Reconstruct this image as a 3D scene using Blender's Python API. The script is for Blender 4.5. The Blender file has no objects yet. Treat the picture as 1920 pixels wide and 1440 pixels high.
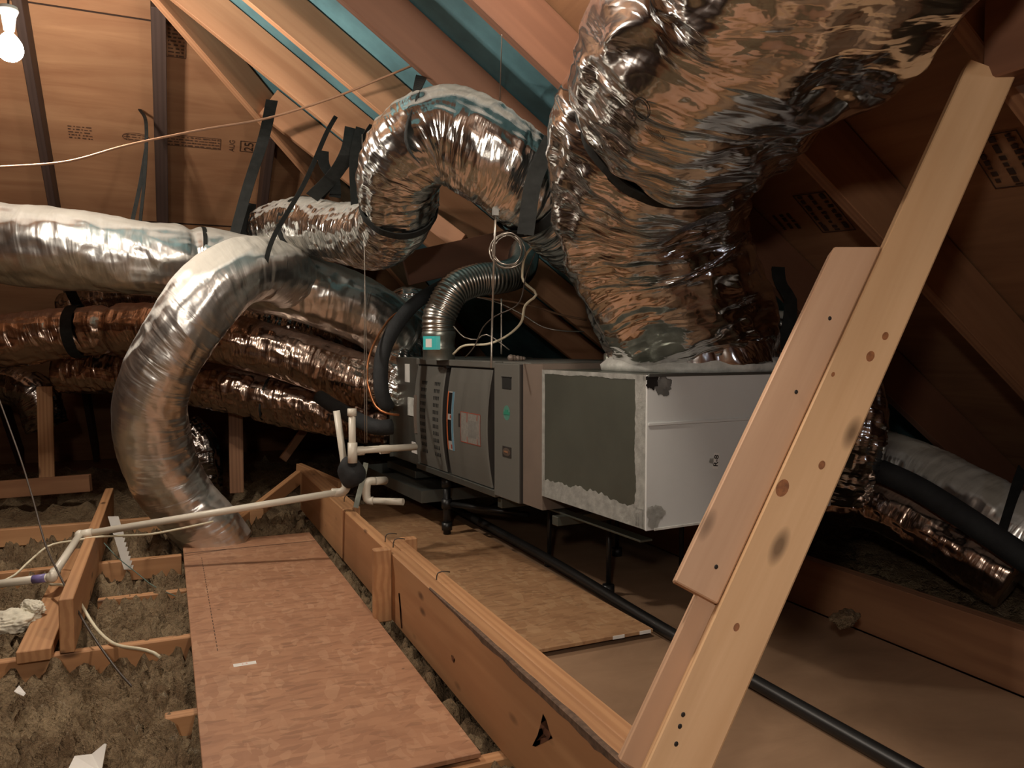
import bpy, bmesh, math, random
from mathutils import Vector, Matrix, noise
random.seed(7)
S = bpy.context.scene
COL = S.collection
V = Vector
# ------------------------------------------------------------------ camera
EYE = V((0.0, 0.0, 0.98)); FPX = 1480.0
YAW = math.radians(-23.7); PITCH = math.radians(-2.7)
cd = bpy.data.cameras.new('camera'); cam = bpy.data.objects.new('camera', cd); COL.objects.link(cam)
cd.sensor_width = 36.0; cd.lens = FPX / 1920 * 36.0; cd.clip_start = 0.02; cd.clip_end = 60
cam.location = EYE; cam.rotation_euler = (math.pi/2 + PITCH, 0, YAW)
S.camera = cam
RM = cam.rotation_euler.to_matrix()
CR, CU, CF = RM @ V((1,0,0)), RM @ V((0,1,0)), RM @ V((0,0,-1))
# ------------------------------------------------------------------ world, lights, exposure
w = bpy.data.worlds.new('world'); S.world = w; w.use_nodes = True
w.node_tree.nodes['Background'].inputs[0].default_value = (0.9, 0.75, 0.6, 1)
w.node_tree.nodes['Background'].inputs[1].default_value = 0.02
S.view_settings.view_transform = 'Standard'; S.view_settings.look = 'None'
S.view_settings.gamma = 1; S.view_settings.exposure = 0.45; S.view_settings.use_curve_mapping = False
def P(px, py, d):                       # point seen at a pixel of the photograph, d metres deep
    return EYE + d * (CF + CR * ((px-960)/FPX) + CU * ((720-py)/FPX))
def PZ(px, py, z):
    r = CF + CR * ((px-960)/FPX) + CU * ((720-py)/FPX)
    return EYE + r * ((z-EYE.z)/r.z)
def PY(px, py, y):
    r = CF + CR * ((px-960)/FPX) + CU * ((720-py)/FPX)
    return EYE + r * ((y-EYE.y)/r.y)
BULB = P(18, 92, 2.95)
def lamp(name, loc, watts, col, rad):
    l = bpy.data.lights.new(name, 'POINT'); l.energy = watts; l.color = col; l.shadow_soft_size = rad
    o = bpy.data.objects.new(name, l); COL.objects.link(o); o.location = loc; return o
lamp('bulb_light', BULB, 215, (1.0, 0.89, 0.76), 0.055)
lamp('attic_light_above', (0.70, 1.60, 1.92), 36, (1.0, 0.88, 0.74), 0.05)
lamp('attic_light_behind', (-0.35, -0.30, 1.40), 46, (1.0, 0.90, 0.78), 0.06)
lamp('cool_light_right', (2.1, -0.9, 1.45), 15, (0.86, 0.91, 1.0), 0.10)  # unseen cool source behind on the right, read from bluish duct glints

# ------------------------------------------------------------------ node helpers
def new_mat(name):
    m = bpy.data.materials.new(name); m.use_nodes = True
    nt = m.node_tree; return m, nt, nt.nodes['Principled BSDF']
def N(nt, typ, **kw):
    n = nt.nodes.new(typ)
    for k, v in kw.items():
        if k in n.inputs: n.inputs[k].default_value = v
        else: setattr(n, k, v)
    return n
def ramp(nt, fac, stops):
    r = nt.nodes.new('ShaderNodeValToRGB'); e = r.color_ramp.elements
    while len(e) < len(stops): e.new(0.5)
    for i, (p, c) in enumerate(stops):
        e[i].position = p; e[i].color = (c[0], c[1], c[2], 1) if not isinstance(c, float) else (c, c, c, 1)
    nt.links.new(fac, r.inputs[0]); return r.outputs[0]
def mixc(nt, f, a, b, mode='MIX'):
    m = nt.nodes.new('ShaderNodeMix'); m.data_type = 'RGBA'; m.blend_type = mode
    for s, v in ((m.inputs[0], f), (m.inputs[6], a), (m.inputs[7], b)):
        if isinstance(v, bpy.types.NodeSocket): nt.links.new(v, s)
        elif isinstance(v, (int, float)): s.default_value = v
        else: s.default_value = (v[0], v[1], v[2], 1)
    return m.outputs[2]
def mapping(nt, src, scale, loc=(0,0,0), rot=(0,0,0)):
    mp = nt.nodes.new('ShaderNodeMapping'); mp.inputs['Scale'].default_value = scale
    mp.inputs['Location'].default_value = loc; mp.inputs['Rotation'].default_value = rot
    nt.links.new(src, mp.inputs[0]); return mp.outputs[0]
def objvec(nt, rnd=True):
    tc = nt.nodes.new('ShaderNodeTexCoord')
    if not rnd: return tc.outputs['Object']
    oi = nt.nodes.new('ShaderNodeObjectInfo'); ad = nt.nodes.new('ShaderNodeVectorMath'); ad.operation = 'ADD'
    ml = nt.nodes.new('ShaderNodeMath'); ml.operation = 'MULTIPLY'; ml.inputs[1].default_value = 37.0
    nt.links.new(oi.outputs['Random'], ml.inputs[0])
    nt.links.new(tc.outputs['Object'], ad.inputs[0]); nt.links.new(ml.outputs[0], ad.inputs[1])
    return ad.outputs[0]
def noise_t(nt, vec, scale, detail=4, rough=0.5, dist=0.0):
    n = N(nt, 'ShaderNodeTexNoise', Scale=scale, Detail=detail, Roughness=rough, Distortion=dist)
    nt.links.new(vec, n.inputs['Vector']); return n.outputs['Fac']
def bump(nt, b, h, strength, dist=0.01):
    n = N(nt, 'ShaderNodeBump', Strength=strength, Distance=dist)
    nt.links.new(h, n.inputs['Height']); nt.links.new(n.outputs[0], b.inputs['Normal']); return n
def flat(name, c, rough=0.5, metal=0.0, var=0.12, scale=8.0, bmp=0.0, bscale=60.0, spec=0.5):
    m, nt, b = new_mat(name)
    v = objvec(nt, False)
    f = noise_t(nt, v, scale, 5, 0.6)
    c0 = tuple(x*(1-var) for x in c); c1 = tuple(min(1, x*(1+var)) for x in c)
    nt.links.new(ramp(nt, f, [(0.3, c0), (0.7, c1)]), b.inputs['Base Color'])
    b.inputs['Roughness'].default_value = rough; b.inputs['Metallic'].default_value = metal
    b.inputs['Specular IOR Level'].default_value = spec
    if bmp: bump(nt, b, noise_t(nt, v, bscale, 3), bmp, 0.004)
    return m
def wood(name, light, dark, knots=True, rough=0.62, grain=1.0):
    m, nt, b = new_mat(name); v = objvec(nt)
    g1 = noise_t(nt, mapping(nt, v, (1.1, 26, 26)), 1.0, 4, 0.6, 0.4)
    wv = N(nt, 'ShaderNodeTexWave', Scale=1.0, Distortion=5.0, Detail=3.0); wv.bands_direction = 'Y'
    wv.inputs['Detail Scale'].default_value = 1.2
    nt.links.new(mapping(nt, v, (0.7, 14, 9)), wv.inputs['Vector'])
    base = mixc(nt, ramp(nt, wv.outputs['Fac'], [(0.25, 0.0), (0.9, 0.62*grain)]), light, dark)
    base = mixc(nt, ramp(nt, g1, [(0.35, 0.0), (0.75, 0.5)]), base, dark)
    blot = noise_t(nt, mapping(nt, v, (1.2, 5, 5)), 1.0, 3, 0.5)
    base = mixc(nt, ramp(nt, blot, [(0.42, 0.0), (0.7, 0.35)]), base, tuple(x*0.55 for x in dark))
    if knots:
        vo = N(nt, 'ShaderNodeTexVoronoi', Scale=1.0); nt.links.new(mapping(nt, v, (4.2, 11, 11)), vo.inputs['Vector'])
        base = mixc(nt, ramp(nt, vo.outputs['Distance'], [(0.07, 0.9), (0.17, 0.0)]), base, tuple(x*0.30 for x in dark))
    nt.links.new(base, b.inputs['Base Color']); b.inputs['Roughness'].default_value = rough
    bump(nt, b, g1, 0.12, 0.004); return m
def plywood(name, light, dark, scale=(1.2, 9, 9), rough=0.7):
    m, nt, b = new_mat(name); v = objvec(nt, False)
    g = noise_t(nt, mapping(nt, v, scale), 1.0, 6, 0.62, 0.8)
    g2 = noise_t(nt, v, 1.3, 3)
    c = mixc(nt, ramp(nt, g, [(0.3, 0.0), (0.72, 1.0)]), light, dark)
    c = mixc(nt, ramp(nt, g2, [(0.4, 0.0), (0.75, 0.55)]), c, tuple(x*0.5 for x in dark))
    nt.links.new(c, b.inputs['Base Color']); b.inputs['Roughness'].default_value = rough
    bump(nt, b, g, 0.1, 0.004); return m
def osb(name, tint=(1,1,1)):
    m, nt, b = new_mat(name); v = objvec(nt, False)
    dv = N(nt, 'ShaderNodeTexNoise', Scale=9.0, Detail=2.0); nt.links.new(v, dv.inputs['Vector'])
    wv = nt.nodes.new('ShaderNodeVectorMath'); wv.operation = 'MULTIPLY_ADD'
    nt.links.new(dv.outputs['Color'], wv.inputs[0]); wv.inputs[1].default_value = (0.05, 0.05, 0); nt.links.new(v, wv.inputs[2])
    A = (0.40*tint[0], 0.205*tint[1], 0.112*tint[2]); B = (0.27*tint[0], 0.125*tint[1], 0.066*tint[2]); Cc = (0.50*tint[0], 0.29*tint[1], 0.17*tint[2])
    outs = []
    for sc, rot in (((13, 44, 1), 0.5), ((38, 14, 1), 0.3), ((18, 54, 1), -0.6)):
        vo = N(nt, 'ShaderNodeTexVoronoi', Scale=1.0); nt.links.new(mapping(nt, wv.outputs[0], tuple(q*1.25 for q in sc), rot=(0, 0, rot)), vo.inputs['Vector'])
        sp = nt.nodes.new('ShaderNodeSeparateColor'); nt.links.new(vo.outputs['Color'], sp.inputs[0]); outs.append(sp.outputs[0])
    c = mixc(nt, ramp(nt, outs[0], [(0.2, 0.0), (0.9, 0.55)]), A, B)
    c = mixc(nt, ramp(nt, outs[1], [(0.6, 0.0), (0.98, 0.5)]), c, Cc)
    c = mixc(nt, ramp(nt, outs[2], [(0.70, 0.0), (1.0, 0.45)]), c, tuple(x*0.62 for x in B))
    c = mixc(nt, ramp(nt, noise_t(nt, v, 3.5, 4), [(0.4, 0.0), (0.7, 0.35)]), c, B)
    vo = N(nt, 'ShaderNodeTexVoronoi', Scale=8.0); nt.links.new(wv.outputs[0], vo.inputs['Vector'])
    c = mixc(nt, ramp(nt, vo.outputs['Distance'], [(0.02, 0.7), (0.055, 0.0)]), c, (0.08, 0.035, 0.018))
    nt.links.new(c, b.inputs['Base Color']); b.inputs['Roughness'].default_value = 0.62
    bump(nt, b, outs[0], 0.06, 0.003); return m
def foil(name, tint=(0.80, 0.80, 0.79), rough=0.17, dust=0.0, freq=1.0, bs=0.5, facets=0.5, dustc=(0.40, 0.37, 0.32), bright=0.7):
    """crinkled metallised film: long creases running round the sleeve plus flat facets"""
    m, nt, b = new_mat(name)
    at = N(nt, 'ShaderNodeAttribute', attribute_name='flow'); v = at.outputs['Vector']
    n1 = noise_t(nt, mapping(nt, v, (17*freq, 3.2, 3.2)), 1.0, 2.5, 0.5, 0.6)
    n2 = noise_t(nt, mapping(nt, v, (48*freq, 9, 9)), 1.0, 1.5, 0.5, 0.4)
    n3 = noise_t(nt, mapping(nt, v, (8, 8, 8)), 1.0, 3, 0.5, 0.8)
    vo = N(nt, 'ShaderNodeTexVoronoi', Scale=1.0); nt.links.new(mapping(nt, v, (24*freq, 7, 7)), vo.inputs['Vector'])
    def mad(a, k, c):
        n = nt.nodes.new('ShaderNodeMath'); n.operation = 'MULTIPLY_ADD'; nt.links.new(a, n.inputs[0]); n.inputs[1].default_value = k; nt.links.new(c, n.inputs[2]); return n.outputs[0]
    h = mad(n2, 0.22, n1); h = mad(n3, 0.35, h); h = mad(vo.outputs['Distance'], facets*0.5, h)
    bump(nt, b, h, bs, 0.03)
    col = mixc(nt, ramp(nt, n3, [(0.38, 0.0), (0.68, 1.0)]), tint, tuple(x*bright for x in tint))
    b.inputs['Roughness'].default_value = rough; b.inputs['Metallic'].default_value = 1.0
    if dust > 0:
        gm = nt.nodes.new('ShaderNodeNewGeometry'); sx = nt.nodes.new('ShaderNodeSeparateXYZ'); nt.links.new(gm.outputs['Normal'], sx.inputs[0])
        d = mad(n3, 0.35, sx.outputs['Z'])
        f = ramp(nt, d, [(0.98-0.55*dust, 0.0), (min(1.0, 1.22-0.55*dust), min(1.0, 0.6+0.4*dust))])
        col = mixc(nt, f, col, dustc)
        inv = nt.nodes.new('ShaderNodeMath'); inv.operation = 'SUBTRACT'; inv.inputs[0].default_value = 1.0; nt.links.new(f, inv.inputs[1]); nt.links.new(inv.outputs[0], b.inputs['Metallic'])
        r = nt.nodes.new('ShaderNodeMath'); r.operation = 'MULTIPLY_ADD'; nt.links.new(f, r.inputs[0]); r.inputs[1].default_value = 0.6; r.inputs[2].default_value = rough; nt.links.new(r.outputs[0], b.inputs['Roughness'])
    nt.links.new(col, b.inputs['Base Color']); return m

M = {}
M['pine'] = wood('pine_board', (0.70, 0.45, 0.25), (0.52, 0.29, 0.13))
M['pine_pink'] = wood('pine_pinkish', (0.60, 0.38, 0.24), (0.44, 0.25, 0.14))
M['fir'] = wood('fir_lumber', (0.52, 0.28, 0.13), (0.34, 0.155, 0.065), knots=True)
M['rafter'] = wood('rafter_lumber', (0.66, 0.35, 0.19), (0.46, 0.205, 0.10), knots=False)
M['rafter_red_shaded'] = wood('rafter_red_shaded_lumber', (0.20, 0.09, 0.05), (0.13, 0.055, 0.03), knots=False)  # red brown, with the shade on the nearer rafters darkened into the colour
M['jack'] = wood('dark_lumber', (0.07, 0.042, 0.034), (0.045, 0.026, 0.02), knots=False)  # much darker than all the other lumber
M['old'] = wood('aged_lumber', (0.30, 0.15, 0.075), (0.18, 0.08, 0.04), knots=False)
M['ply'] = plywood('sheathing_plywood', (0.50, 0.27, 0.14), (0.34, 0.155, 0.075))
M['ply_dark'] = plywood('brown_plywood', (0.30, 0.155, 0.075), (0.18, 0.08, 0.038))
M['deck'] = plywood('deck_plywood', (0.35, 0.215, 0.125), (0.23, 0.135, 0.075), scale=(3, 5, 5))
M['osb'] = osb('strand_board', (1.0, 1.0, 1.0)); M['osb2'] = osb('strand_board_yellow', (0.95, 1.05, 0.95))
M['blue'] = flat('blue_membrane', (0.11, 0.25, 0.29), 0.75, 0, 0.35, 3.0, 0.3, 20)
M['foil_big'] = foil('foil_large', (0.80, 0.79, 0.78), 0.15, 0.0, 0.75, 0.62, 0.7)
M['foil'] = foil('foil_sleeve', (0.84, 0.84, 0.82), 0.20, 0.6, 1.5, 0.55, 0.7)
M['foil_dusty'] = foil('foil_dusty', (0.84, 0.83, 0.80), 0.32, 0.75, 1.0, 0.32, 0.4)
M['foil_brown'] = foil('foil_brown', (0.58, 0.44, 0.36), 0.24, 0.35, 1.1, 0.5, 0.6, dustc=(0.26, 0.14, 0.09))
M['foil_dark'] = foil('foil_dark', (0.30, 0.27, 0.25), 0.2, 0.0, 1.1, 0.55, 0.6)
M['foil_smooth'] = foil('foil_smooth', (0.84, 0.84, 0.81), 0.28, 0.55, 0.8, 0.26, 0.3)
M['strap'] = flat('black_strap', (0.016, 0.017, 0.016), 0.75, 0, 0.3, 30, spec=0.2)
M['rubber'] = flat('black_foam', (0.016, 0.017, 0.018), 0.8, 0, 0.3, 20, 0.3, 90)
M['furn'] = flat('furnace_grey_paint', (0.125, 0.122, 0.108), 0.42, 0.0, 0.05, 5)
M['furn_dark'] = flat('furnace_dark_edge', (0.03, 0.026, 0.023), 0.5, 0.0, 0.1, 5)
M['furn_brown'] = flat('casing_taupe', (0.20, 0.155, 0.125), 0.5, 0.2, 0.1, 5)
M['galv'] = flat('galvanised_steel', (0.26, 0.275, 0.25), 0.36, 0.85, 0.10, 7)
M['galv_dark'] = flat('galvanised_panel_dark', (0.135, 0.145, 0.12), 0.33, 0.6, 0.12, 4)
M['plen'] = flat('plenum_grey_liner', (0.62, 0.63, 0.615), 0.40, 0.0, 0.05, 3)
M['mastic'] = flat('white_mastic', (0.56, 0.56, 0.52), 0.6, 0, 0.22, 25, 0.6, 60)
M['grey_mastic'] = flat('grey_smear', (0.24, 0.235, 0.22), 0.5, 0, 0.1, 30)
M['pvc'] = flat('white_pipe', (0.66, 0.61, 0.51), 0.35, 0, 0.05, 10)
M['pvc_purple'] = flat('purple_primer', (0.22, 0.18, 0.42), 0.4, 0, 0.1, 10)
M['alu'] = flat('corrugated_aluminium', (0.50, 0.48, 0.44), 0.28, 1.0, 0.12, 12)
M['black'] = flat('black_plastic', (0.01, 0.01, 0.01), 0.4, 0, 0.1)
M['void'] = flat('dark_opening', (0.006, 0.006, 0.005), 0.8, 0, 0.1)
M['copper'] = flat('copper_tube', (0.62, 0.25, 0.11), 0.3, 0.9, 0.1)
M['cream'] = flat('cream_cable', (0.66, 0.60, 0.44), 0.45, 0, 0.08)
M['wire'] = flat('steel_wire', (0.42, 0.38, 0.33), 0.35, 0.8, 0.1)
M['wire_dark'] = flat('dark_wire', (0.06, 0.045, 0.035), 0.5, 0, 0.1)
M['wire_brown'] = flat('brown_wire', (0.30, 0.16, 0.09), 0.5, 0, 0.1)
M['teal_wire'] = flat('teal_wire', (0.10, 0.16, 0.14), 0.5, 0, 0.1)
M['white'] = flat('white_paper', (0.72, 0.70, 0.66), 0.6, 0, 0.06)
M['label_grey'] = flat('grey_label', (0.44, 0.42, 0.38), 0.5, 0, 0.15, 60)
M['red'] = flat('red_print', (0.60, 0.12, 0.07), 0.5, 0, 0.05)
M['orange'] = flat('orange_print', (0.80, 0.22, 0.07), 0.5, 0, 0.05)
M['sky'] = flat('light_blue_print', (0.25, 0.48, 0.62), 0.5, 0, 0.05)
M['teal'] = flat('teal_sticker', (0.05, 0.50, 0.50), 0.4, 0, 0.05)
M['green'] = flat('green_sticker', (0.16, 0.42, 0.33), 0.4, 0, 0.05)
M['green_dark'] = flat('green_print', (0.03, 0.22, 0.14), 0.4, 0, 0.05)
M['ink'] = flat('black_ink', (0.015, 0.013, 0.012), 0.6, 0, 0.1)
M['stamp'] = flat('stamp_ink', (0.10, 0.05, 0.03), 0.7, 0, 0.4, 40)
M['stamp_dark'] = flat('stamp_ink_dark', (0.035, 0.017, 0.010), 0.7, 0, 0.4, 40)
M['tuft'] = flat('white_fibre', (0.62, 0.58, 0.47), 0.95, 0, 0.2, 20, 0.8, 60)
def insul_mat():
    m, nt, b = new_mat('loose_insulation'); v = objvec(nt, False)
    a = noise_t(nt, v, 26, 6, 0.7); c = noise_t(nt, v, 5, 4, 0.6); d = noise_t(nt, v, 70, 3, 0.7)
    col = mixc(nt, ramp(nt, c, [(0.35, 0.0), (0.68, 1.0)]), (0.15, 0.10, 0.058), (0.29, 0.215, 0.13))
    col = mixc(nt, ramp(nt, a, [(0.60, 0.0), (0.74, 0.6)]), col, (0.46, 0.39, 0.28))
    col = mixc(nt, ramp(nt, d, [(0.30, 0.6), (0.52, 0.0)]), col, (0.07, 0.048, 0.032))
    nt.links.new(col, b.inputs['Base Color']); b.inputs['Roughness'].default_value = 1.0
    b.inputs['Specular IOR Level'].default_value = 0.1
    bump(nt, b, d, 0.9, 0.02); return m
M['insul'] = insul_mat()
def glow_mat():
    m, nt, b = new_mat('lit_bulb_glass'); b.inputs['Base Color'].default_value = (1, .95, .88, 1)
    b.inputs['Emission Color'].default_value = (1, 0.9, 0.78, 1); b.inputs['Emission Strength'].default_value = 60; return m
M['glow'] = glow_mat()

# ------------------------------------------------------------------ object helpers
def tag(o, label=None, cat=None, group=None, kind=None):
    if label: o['label'] = label
    if cat: o['category'] = cat
    if group: o['group'] = group
    if kind: o['kind'] = kind
    return o
def obj(name, bm, mat, parent=None, smooth=False, mats=None):
    me = bpy.data.meshes.new(name); bm.to_mesh(me); bm.free()
    for m in (mats or [mat]): me.materials.append(m)
    if smooth: me.polygons.foreach_set('use_smooth', [True]*len(me.polygons))
    o = bpy.data.objects.new(name, me); COL.objects.link(o)
    if parent: o.parent = parent
    return o
def empty(name, loc, rotz=0.0):
    o = bpy.data.objects.new(name, None); COL.objects.link(o); o.location = loc; o.rotation_euler = (0, 0, rotz)
    o.empty_display_size = 0.05; return o
def bx(bm, lo, hi, mi=0, bevel=0.0):
    r = bmesh.ops.create_cube(bm, size=1.0)
    c = [(a+b)/2 for a, b in zip(lo, hi)]; s = [abs(b-a) for a, b in zip(lo, hi)]
    for v in r['verts']: v.co = V((c[0]+v.co.x*s[0], c[1]+v.co.y*s[1], c[2]+v.co.z*s[2]))
    fs = set(f for v in r['verts'] for f in v.link_faces)
    for f in fs: f.material_index = mi
    if bevel:
        es = list(set(e for v in r['verts'] for e in v.link_edges))
        bmesh.ops.bevel(bm, geom=es, offset=bevel, segments=1, affect='EDGES', clamp_overlap=True)
    return r
def box(name, lo, hi, mat, parent=None, bevel=0.0):
    """a box whose origin is the middle of its base"""
    o0 = V(((lo[0]+hi[0])/2, (lo[1]+hi[1])/2, lo[2])) if parent is None else V((0, 0, 0))
    bm = bmesh.new(); bx(bm, V(lo)-o0, V(hi)-o0, 0, bevel); o = obj(name, bm, mat, parent)
    if parent is None: o.location = o0
    return o
def lumber(name, a, b, w, h, mat, up=(0, 0, 1), parent=None, off=(0, 0), bevel=0.0025, cut0=0.0, cut1=0.0):
    """a board from a to b; w across, h along up; off shifts the section (across, up); cuts skew its ends"""
    a, b = V(a), V(b); x = (b-a); L = x.length; x.normalize()
    z = V(up) - x*V(up).dot(x); z.normalize(); y = z.cross(x)
    bm = bmesh.new(); bx(bm, (0, off[0]-w/2, off[1]-h/2), (L, off[0]+w/2, off[1]+h/2), 0, bevel)
    for v in bm.verts:
        if v.co.x < L/2: v.co.x += cut0*(v.co.z-off[1])/(h/2)
        else: v.co.x += cut1*(v.co.z-off[1])/(h/2)
    o = obj(name, bm, mat, parent)
    o.matrix_world = Matrix(((x.x, y.x, z.x, a.x), (x.y, y.y, z.y, a.y), (x.z, y.z, z.z, a.z), (0, 0, 0, 1)))
    return o
def crom(pts, step=0.02):
    """dense polyline through the points"""
    pts = [V(p) for p in pts]; ext = [pts[0]*2-pts[1]] + pts + [pts[-1]*2-pts[-2]]; out = []
    for i in range(1, len(ext)-2):
        p0, p1, p2, p3 = ext[i-1:i+3]; n = max(2, int((p2-p1).length/step))
        for k in range(n):
            t = k/n
            out.append(0.5*((2*p1)+(p2-p0)*t+(2*p0-5*p1+4*p2-p3)*t*t+(3*p1-p0-3*p2+p3)*t**3))
    out.append(pts[-1])
    return out
def resample(line, step):
    d = [0]
    for i in range(1, len(line)): d.append(d[-1]+(line[i]-line[i-1]).length)
    n = max(2, int(d[-1]/step)); out = []; j = 0
    for k in range(n+1):
        s = d[-1]*k/n
        while j < len(d)-2 and d[j+1] < s: j += 1
        t = (s-d[j])/max(1e-9, d[j+1]-d[j]); out.append(line[j].lerp(line[j+1], min(1, t)))
    return out, d[-1]
def frames(line):
    T = []
    for i in range(len(line)):
        a = line[max(0, i-1)]; b = line[min(len(line)-1, i+1)]; T.append((b-a).normalized())
    n = V((0, 0, 1)) - T[0]*T[0].z
    if n.length < 0.1: n = V((1, 0, 0)) - T[0]*T[0].x
    n.normalize(); out = []
    for t in T:
        n = n - t*n.dot(t); n.normalize(); out.append((t, n, t.cross(n)))
    return out
def tube_bm(bm, pts, r, seg=8, step=0.03, smooth=True, cap=True, mi=0):
    line = resample(crom(pts, step), step)[0] if smooth else [V(p) for p in pts]
    fr = frames(line); rings = []
    for i, (p, (t, n, b)) in enumerate(zip(line, fr)):
        rr = r(i/(len(line)-1)) if callable(r) else r
        if not smooth and 0 < i < len(line)-1:
            c = max(0.5, math.cos((line[i]-line[i-1]).angle(line[i+1]-line[i])/2)); rr = rr/ c**0.5
        rings.append([bm.verts.new(p+(n*math.cos(k*2*math.pi/seg)+b*math.sin(k*2*math.pi/seg))*rr) for k in range(seg)])
    for i in range(len(rings)-1):
        for k in range(seg):
            f = bm.faces.new((rings[i][k], rings[i][(k+1) % seg], rings[i+1][(k+1) % seg], rings[i+1][k])); f.smooth = True; f.material_index = mi
    if cap:
        bm.faces.new(rings[0][::-1]).material_index = mi; bm.faces.new(rings[-1]).material_index = mi
def tube(name, pts, r, mat, parent=None, seg=8, step=0.03, smooth=True):
    o0 = V((0, 0, 0)) if parent is not None else V(pts[0])
    bm = bmesh.new(); tube_bm(bm, [V(p)-o0 for p in pts], r, seg, step, smooth)
    o = obj(name, bm, mat, parent)
    if parent is None: o.location = o0
    return o
def ribbon_bm(bm, pts, width, thick, side, twist=0.0, step=0.03):
    line = resample(crom(pts, step), step)[0]; fr = frames(line); side = V(side); prev = None
    for i, (p, (t, n, b)) in enumerate(zip(line, fr)):
        s = side - t*side.dot(t); s.normalize()
        if twist: s = Matrix.Rotation(twist*i/len(line), 3, t) @ s
        q = t.cross(s)
        vs = [bm.verts.new(p+s*x*width/2+q*y*thick/2) for x, y in ((-1, -1), (1, -1), (1, 1), (-1, 1))]
        if prev:
            for k in range(4): bm.faces.new((prev[k], prev[(k+1) % 4], vs[(k+1) % 4], vs[k]))
        else: bm.faces.new(vs[::-1])
        prev = vs
    bm.faces.new(prev)
def text_bm(bm, s, size, mat4, mi=0, align='CENTER', bold=0.0):
    cu = bpy.data.curves.new('t', 'FONT'); cu.body = s; cu.size = size; cu.align_x = align; cu.align_y = 'CENTER'; cu.offset = bold
    o = bpy.data.objects.new('t', cu); COL.objects.link(o)
    me = bpy.data.meshes.new_from_object(o.evaluated_get(bpy.context.evaluated_depsgraph_get())) 
    me.transform(mat4); n0 = len(bm.faces); bm.from_mesh(me); bm.faces.ensure_lookup_table()
    for f in bm.faces[n0:]: f.material_index = mi
    bpy.data.objects.remove(o); bpy.data.curves.remove(cu); bpy.data.meshes.remove(me)

# ------------------------------------------------------------------ flexible ducts
class Duct:
    def __init__(s, name, pts, r, mat, label, cat='duct', group=None, ridge=0.010, lump=0.014, nseg=110, step=0.012, pinch=(), spiral=0.5, cap=True, seed=0.0, crease=26.0):
        pts = [P(*p) if not isinstance(p, Vector) else p for p in pts]
        line, L = resample(crom(pts, 0.02), step); fr = frames(line); s.line, s.fr, s.L, s.r = line, fr, L, r
        o0 = pts[0]; s.pinch = pinch; bm = bmesh.new(); lay = []
        rings = []
        for i, (p, (t, n, b)) in enumerate(zip(line, fr)):
            u = L*i/(len(line)-1); ring = []
            rr = r(u/L) if callable(r) else r
            for q in pinch:
                e = (u/L-q[0])*L; rr *= 1-q[1]*math.exp(-(e/q[2])**2)
            for k in range(nseg):
                a = k*2*math.pi/nseg; ca, sa = math.cos(a), math.sin(a)
                us = u + spiral*rr*0.5*math.sin(a+0.7+seed)
                w1 = noise.noise(V((us*crease, ca*1.8+seed, sa*1.8)))
                w2 = noise.noise(V((us*crease*2.3+9, ca*4, sa*4+seed)))
                w3 = noise.noise(V((u*3.2+seed*3, ca*1.4, sa*1.4+5)))
                w4 = noise.noise(V((us*9+seed*3, ca*5.0, sa*5.0+5)))
                d = ridge*(1-2.2*abs(w1))*0.9 + ridge*0.6*w2 + lump*w3 + ridge*0.8*w4
                ring.append(bm.verts.new(p-o0+(n*ca+b*sa)*(rr+d))); lay.append((us, ca*rr, sa*rr))
            rings.append(ring)
        for i in range(len(rings)-1):
            for k in range(nseg):
                bm.faces.new((rings[i][k], rings[i][(k+1) % nseg], rings[i+1][(k+1) % nseg], rings[i+1][k]))
        if cap:
            bm.faces.new(rings[0][::-1]); bm.faces.new(rings[-1])
        o = obj(name, bm, mat, smooth=True); at = o.data.attributes.new('flow', 'FLOAT_VECTOR', 'POINT')
        at.data.foreach_set('vector', [c for v in lay for c in v]); o.location = o0; s.o = o
        tag(o, label, cat, group)
    def at(s, t):
        i = int(t*(len(s.line)-1)); return s.line[i], s.fr[i]
    def rad(s, t):
        rr = s.r(t) if callable(s.r) else s.r
        for q in s.pinch:
            e = (t-q[0])*s.L; rr *= 1-q[1]*math.exp(-(e/q[2])**2)
        return rr
    def band_bm(s, bm, t, width, o0, out=0.010, thick=0.005, tilt=(0, 0)):
        p, (T, n, b) = s.at(t); r = s.rad(t)+out; seg = 72; rings = []
        for k in range(seg):
            a = k*2*math.pi/seg; d = n*math.cos(a)+b*math.sin(a)
            sh = T*(tilt[0]*math.cos(a)+tilt[1]*math.sin(a)); wv = 0.004*noise.noise(V((math.cos(a)*3, math.sin(a)*3, t*20)))
            rings.append([bm.verts.new(p-o0+d*(r+wv+y)+sh+T*x) for x, y in ((-width/2, 0), (width/2, 0), (width/2, thick), (-width/2, thick))])
        for k in range(seg):
            A, B = rings[k], rings[(k+1) % seg]
            for j in range(4): bm.faces.new((A[j], B[j], B[(j+1) % 4], A[(j+1) % 4]))
def band(d, t, width, label=None, tilt=(0, 0), name='tie_band', out=0.004):
    bm = bmesh.new(); d.band_bm(bm, t, width, V(d.o.location), out=out, tilt=tilt); o = obj(name, bm, M['strap'], d.o); return o
def hanger(label, d, t, tails, width=0.045, tilt=(0, 0), side=(0, 1, 0), out=0.006, twist=0.0):
    """black web strap looping under a duct, its tails nailed to the roof"""
    o0 = d.at(t)[0]; bm = bmesh.new()
    if width > 0: d.band_bm(bm, t, width, o0, out=out, tilt=tilt)
    for tl in tails:
        ribbon_bm(bm, [V(p)-o0 for p in tl], width*0.9, 0.004, side, twist)
    o = obj('hanging_strap', bm, M['strap']); o.location = o0; tag(o, label, 'strap'); return o
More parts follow.
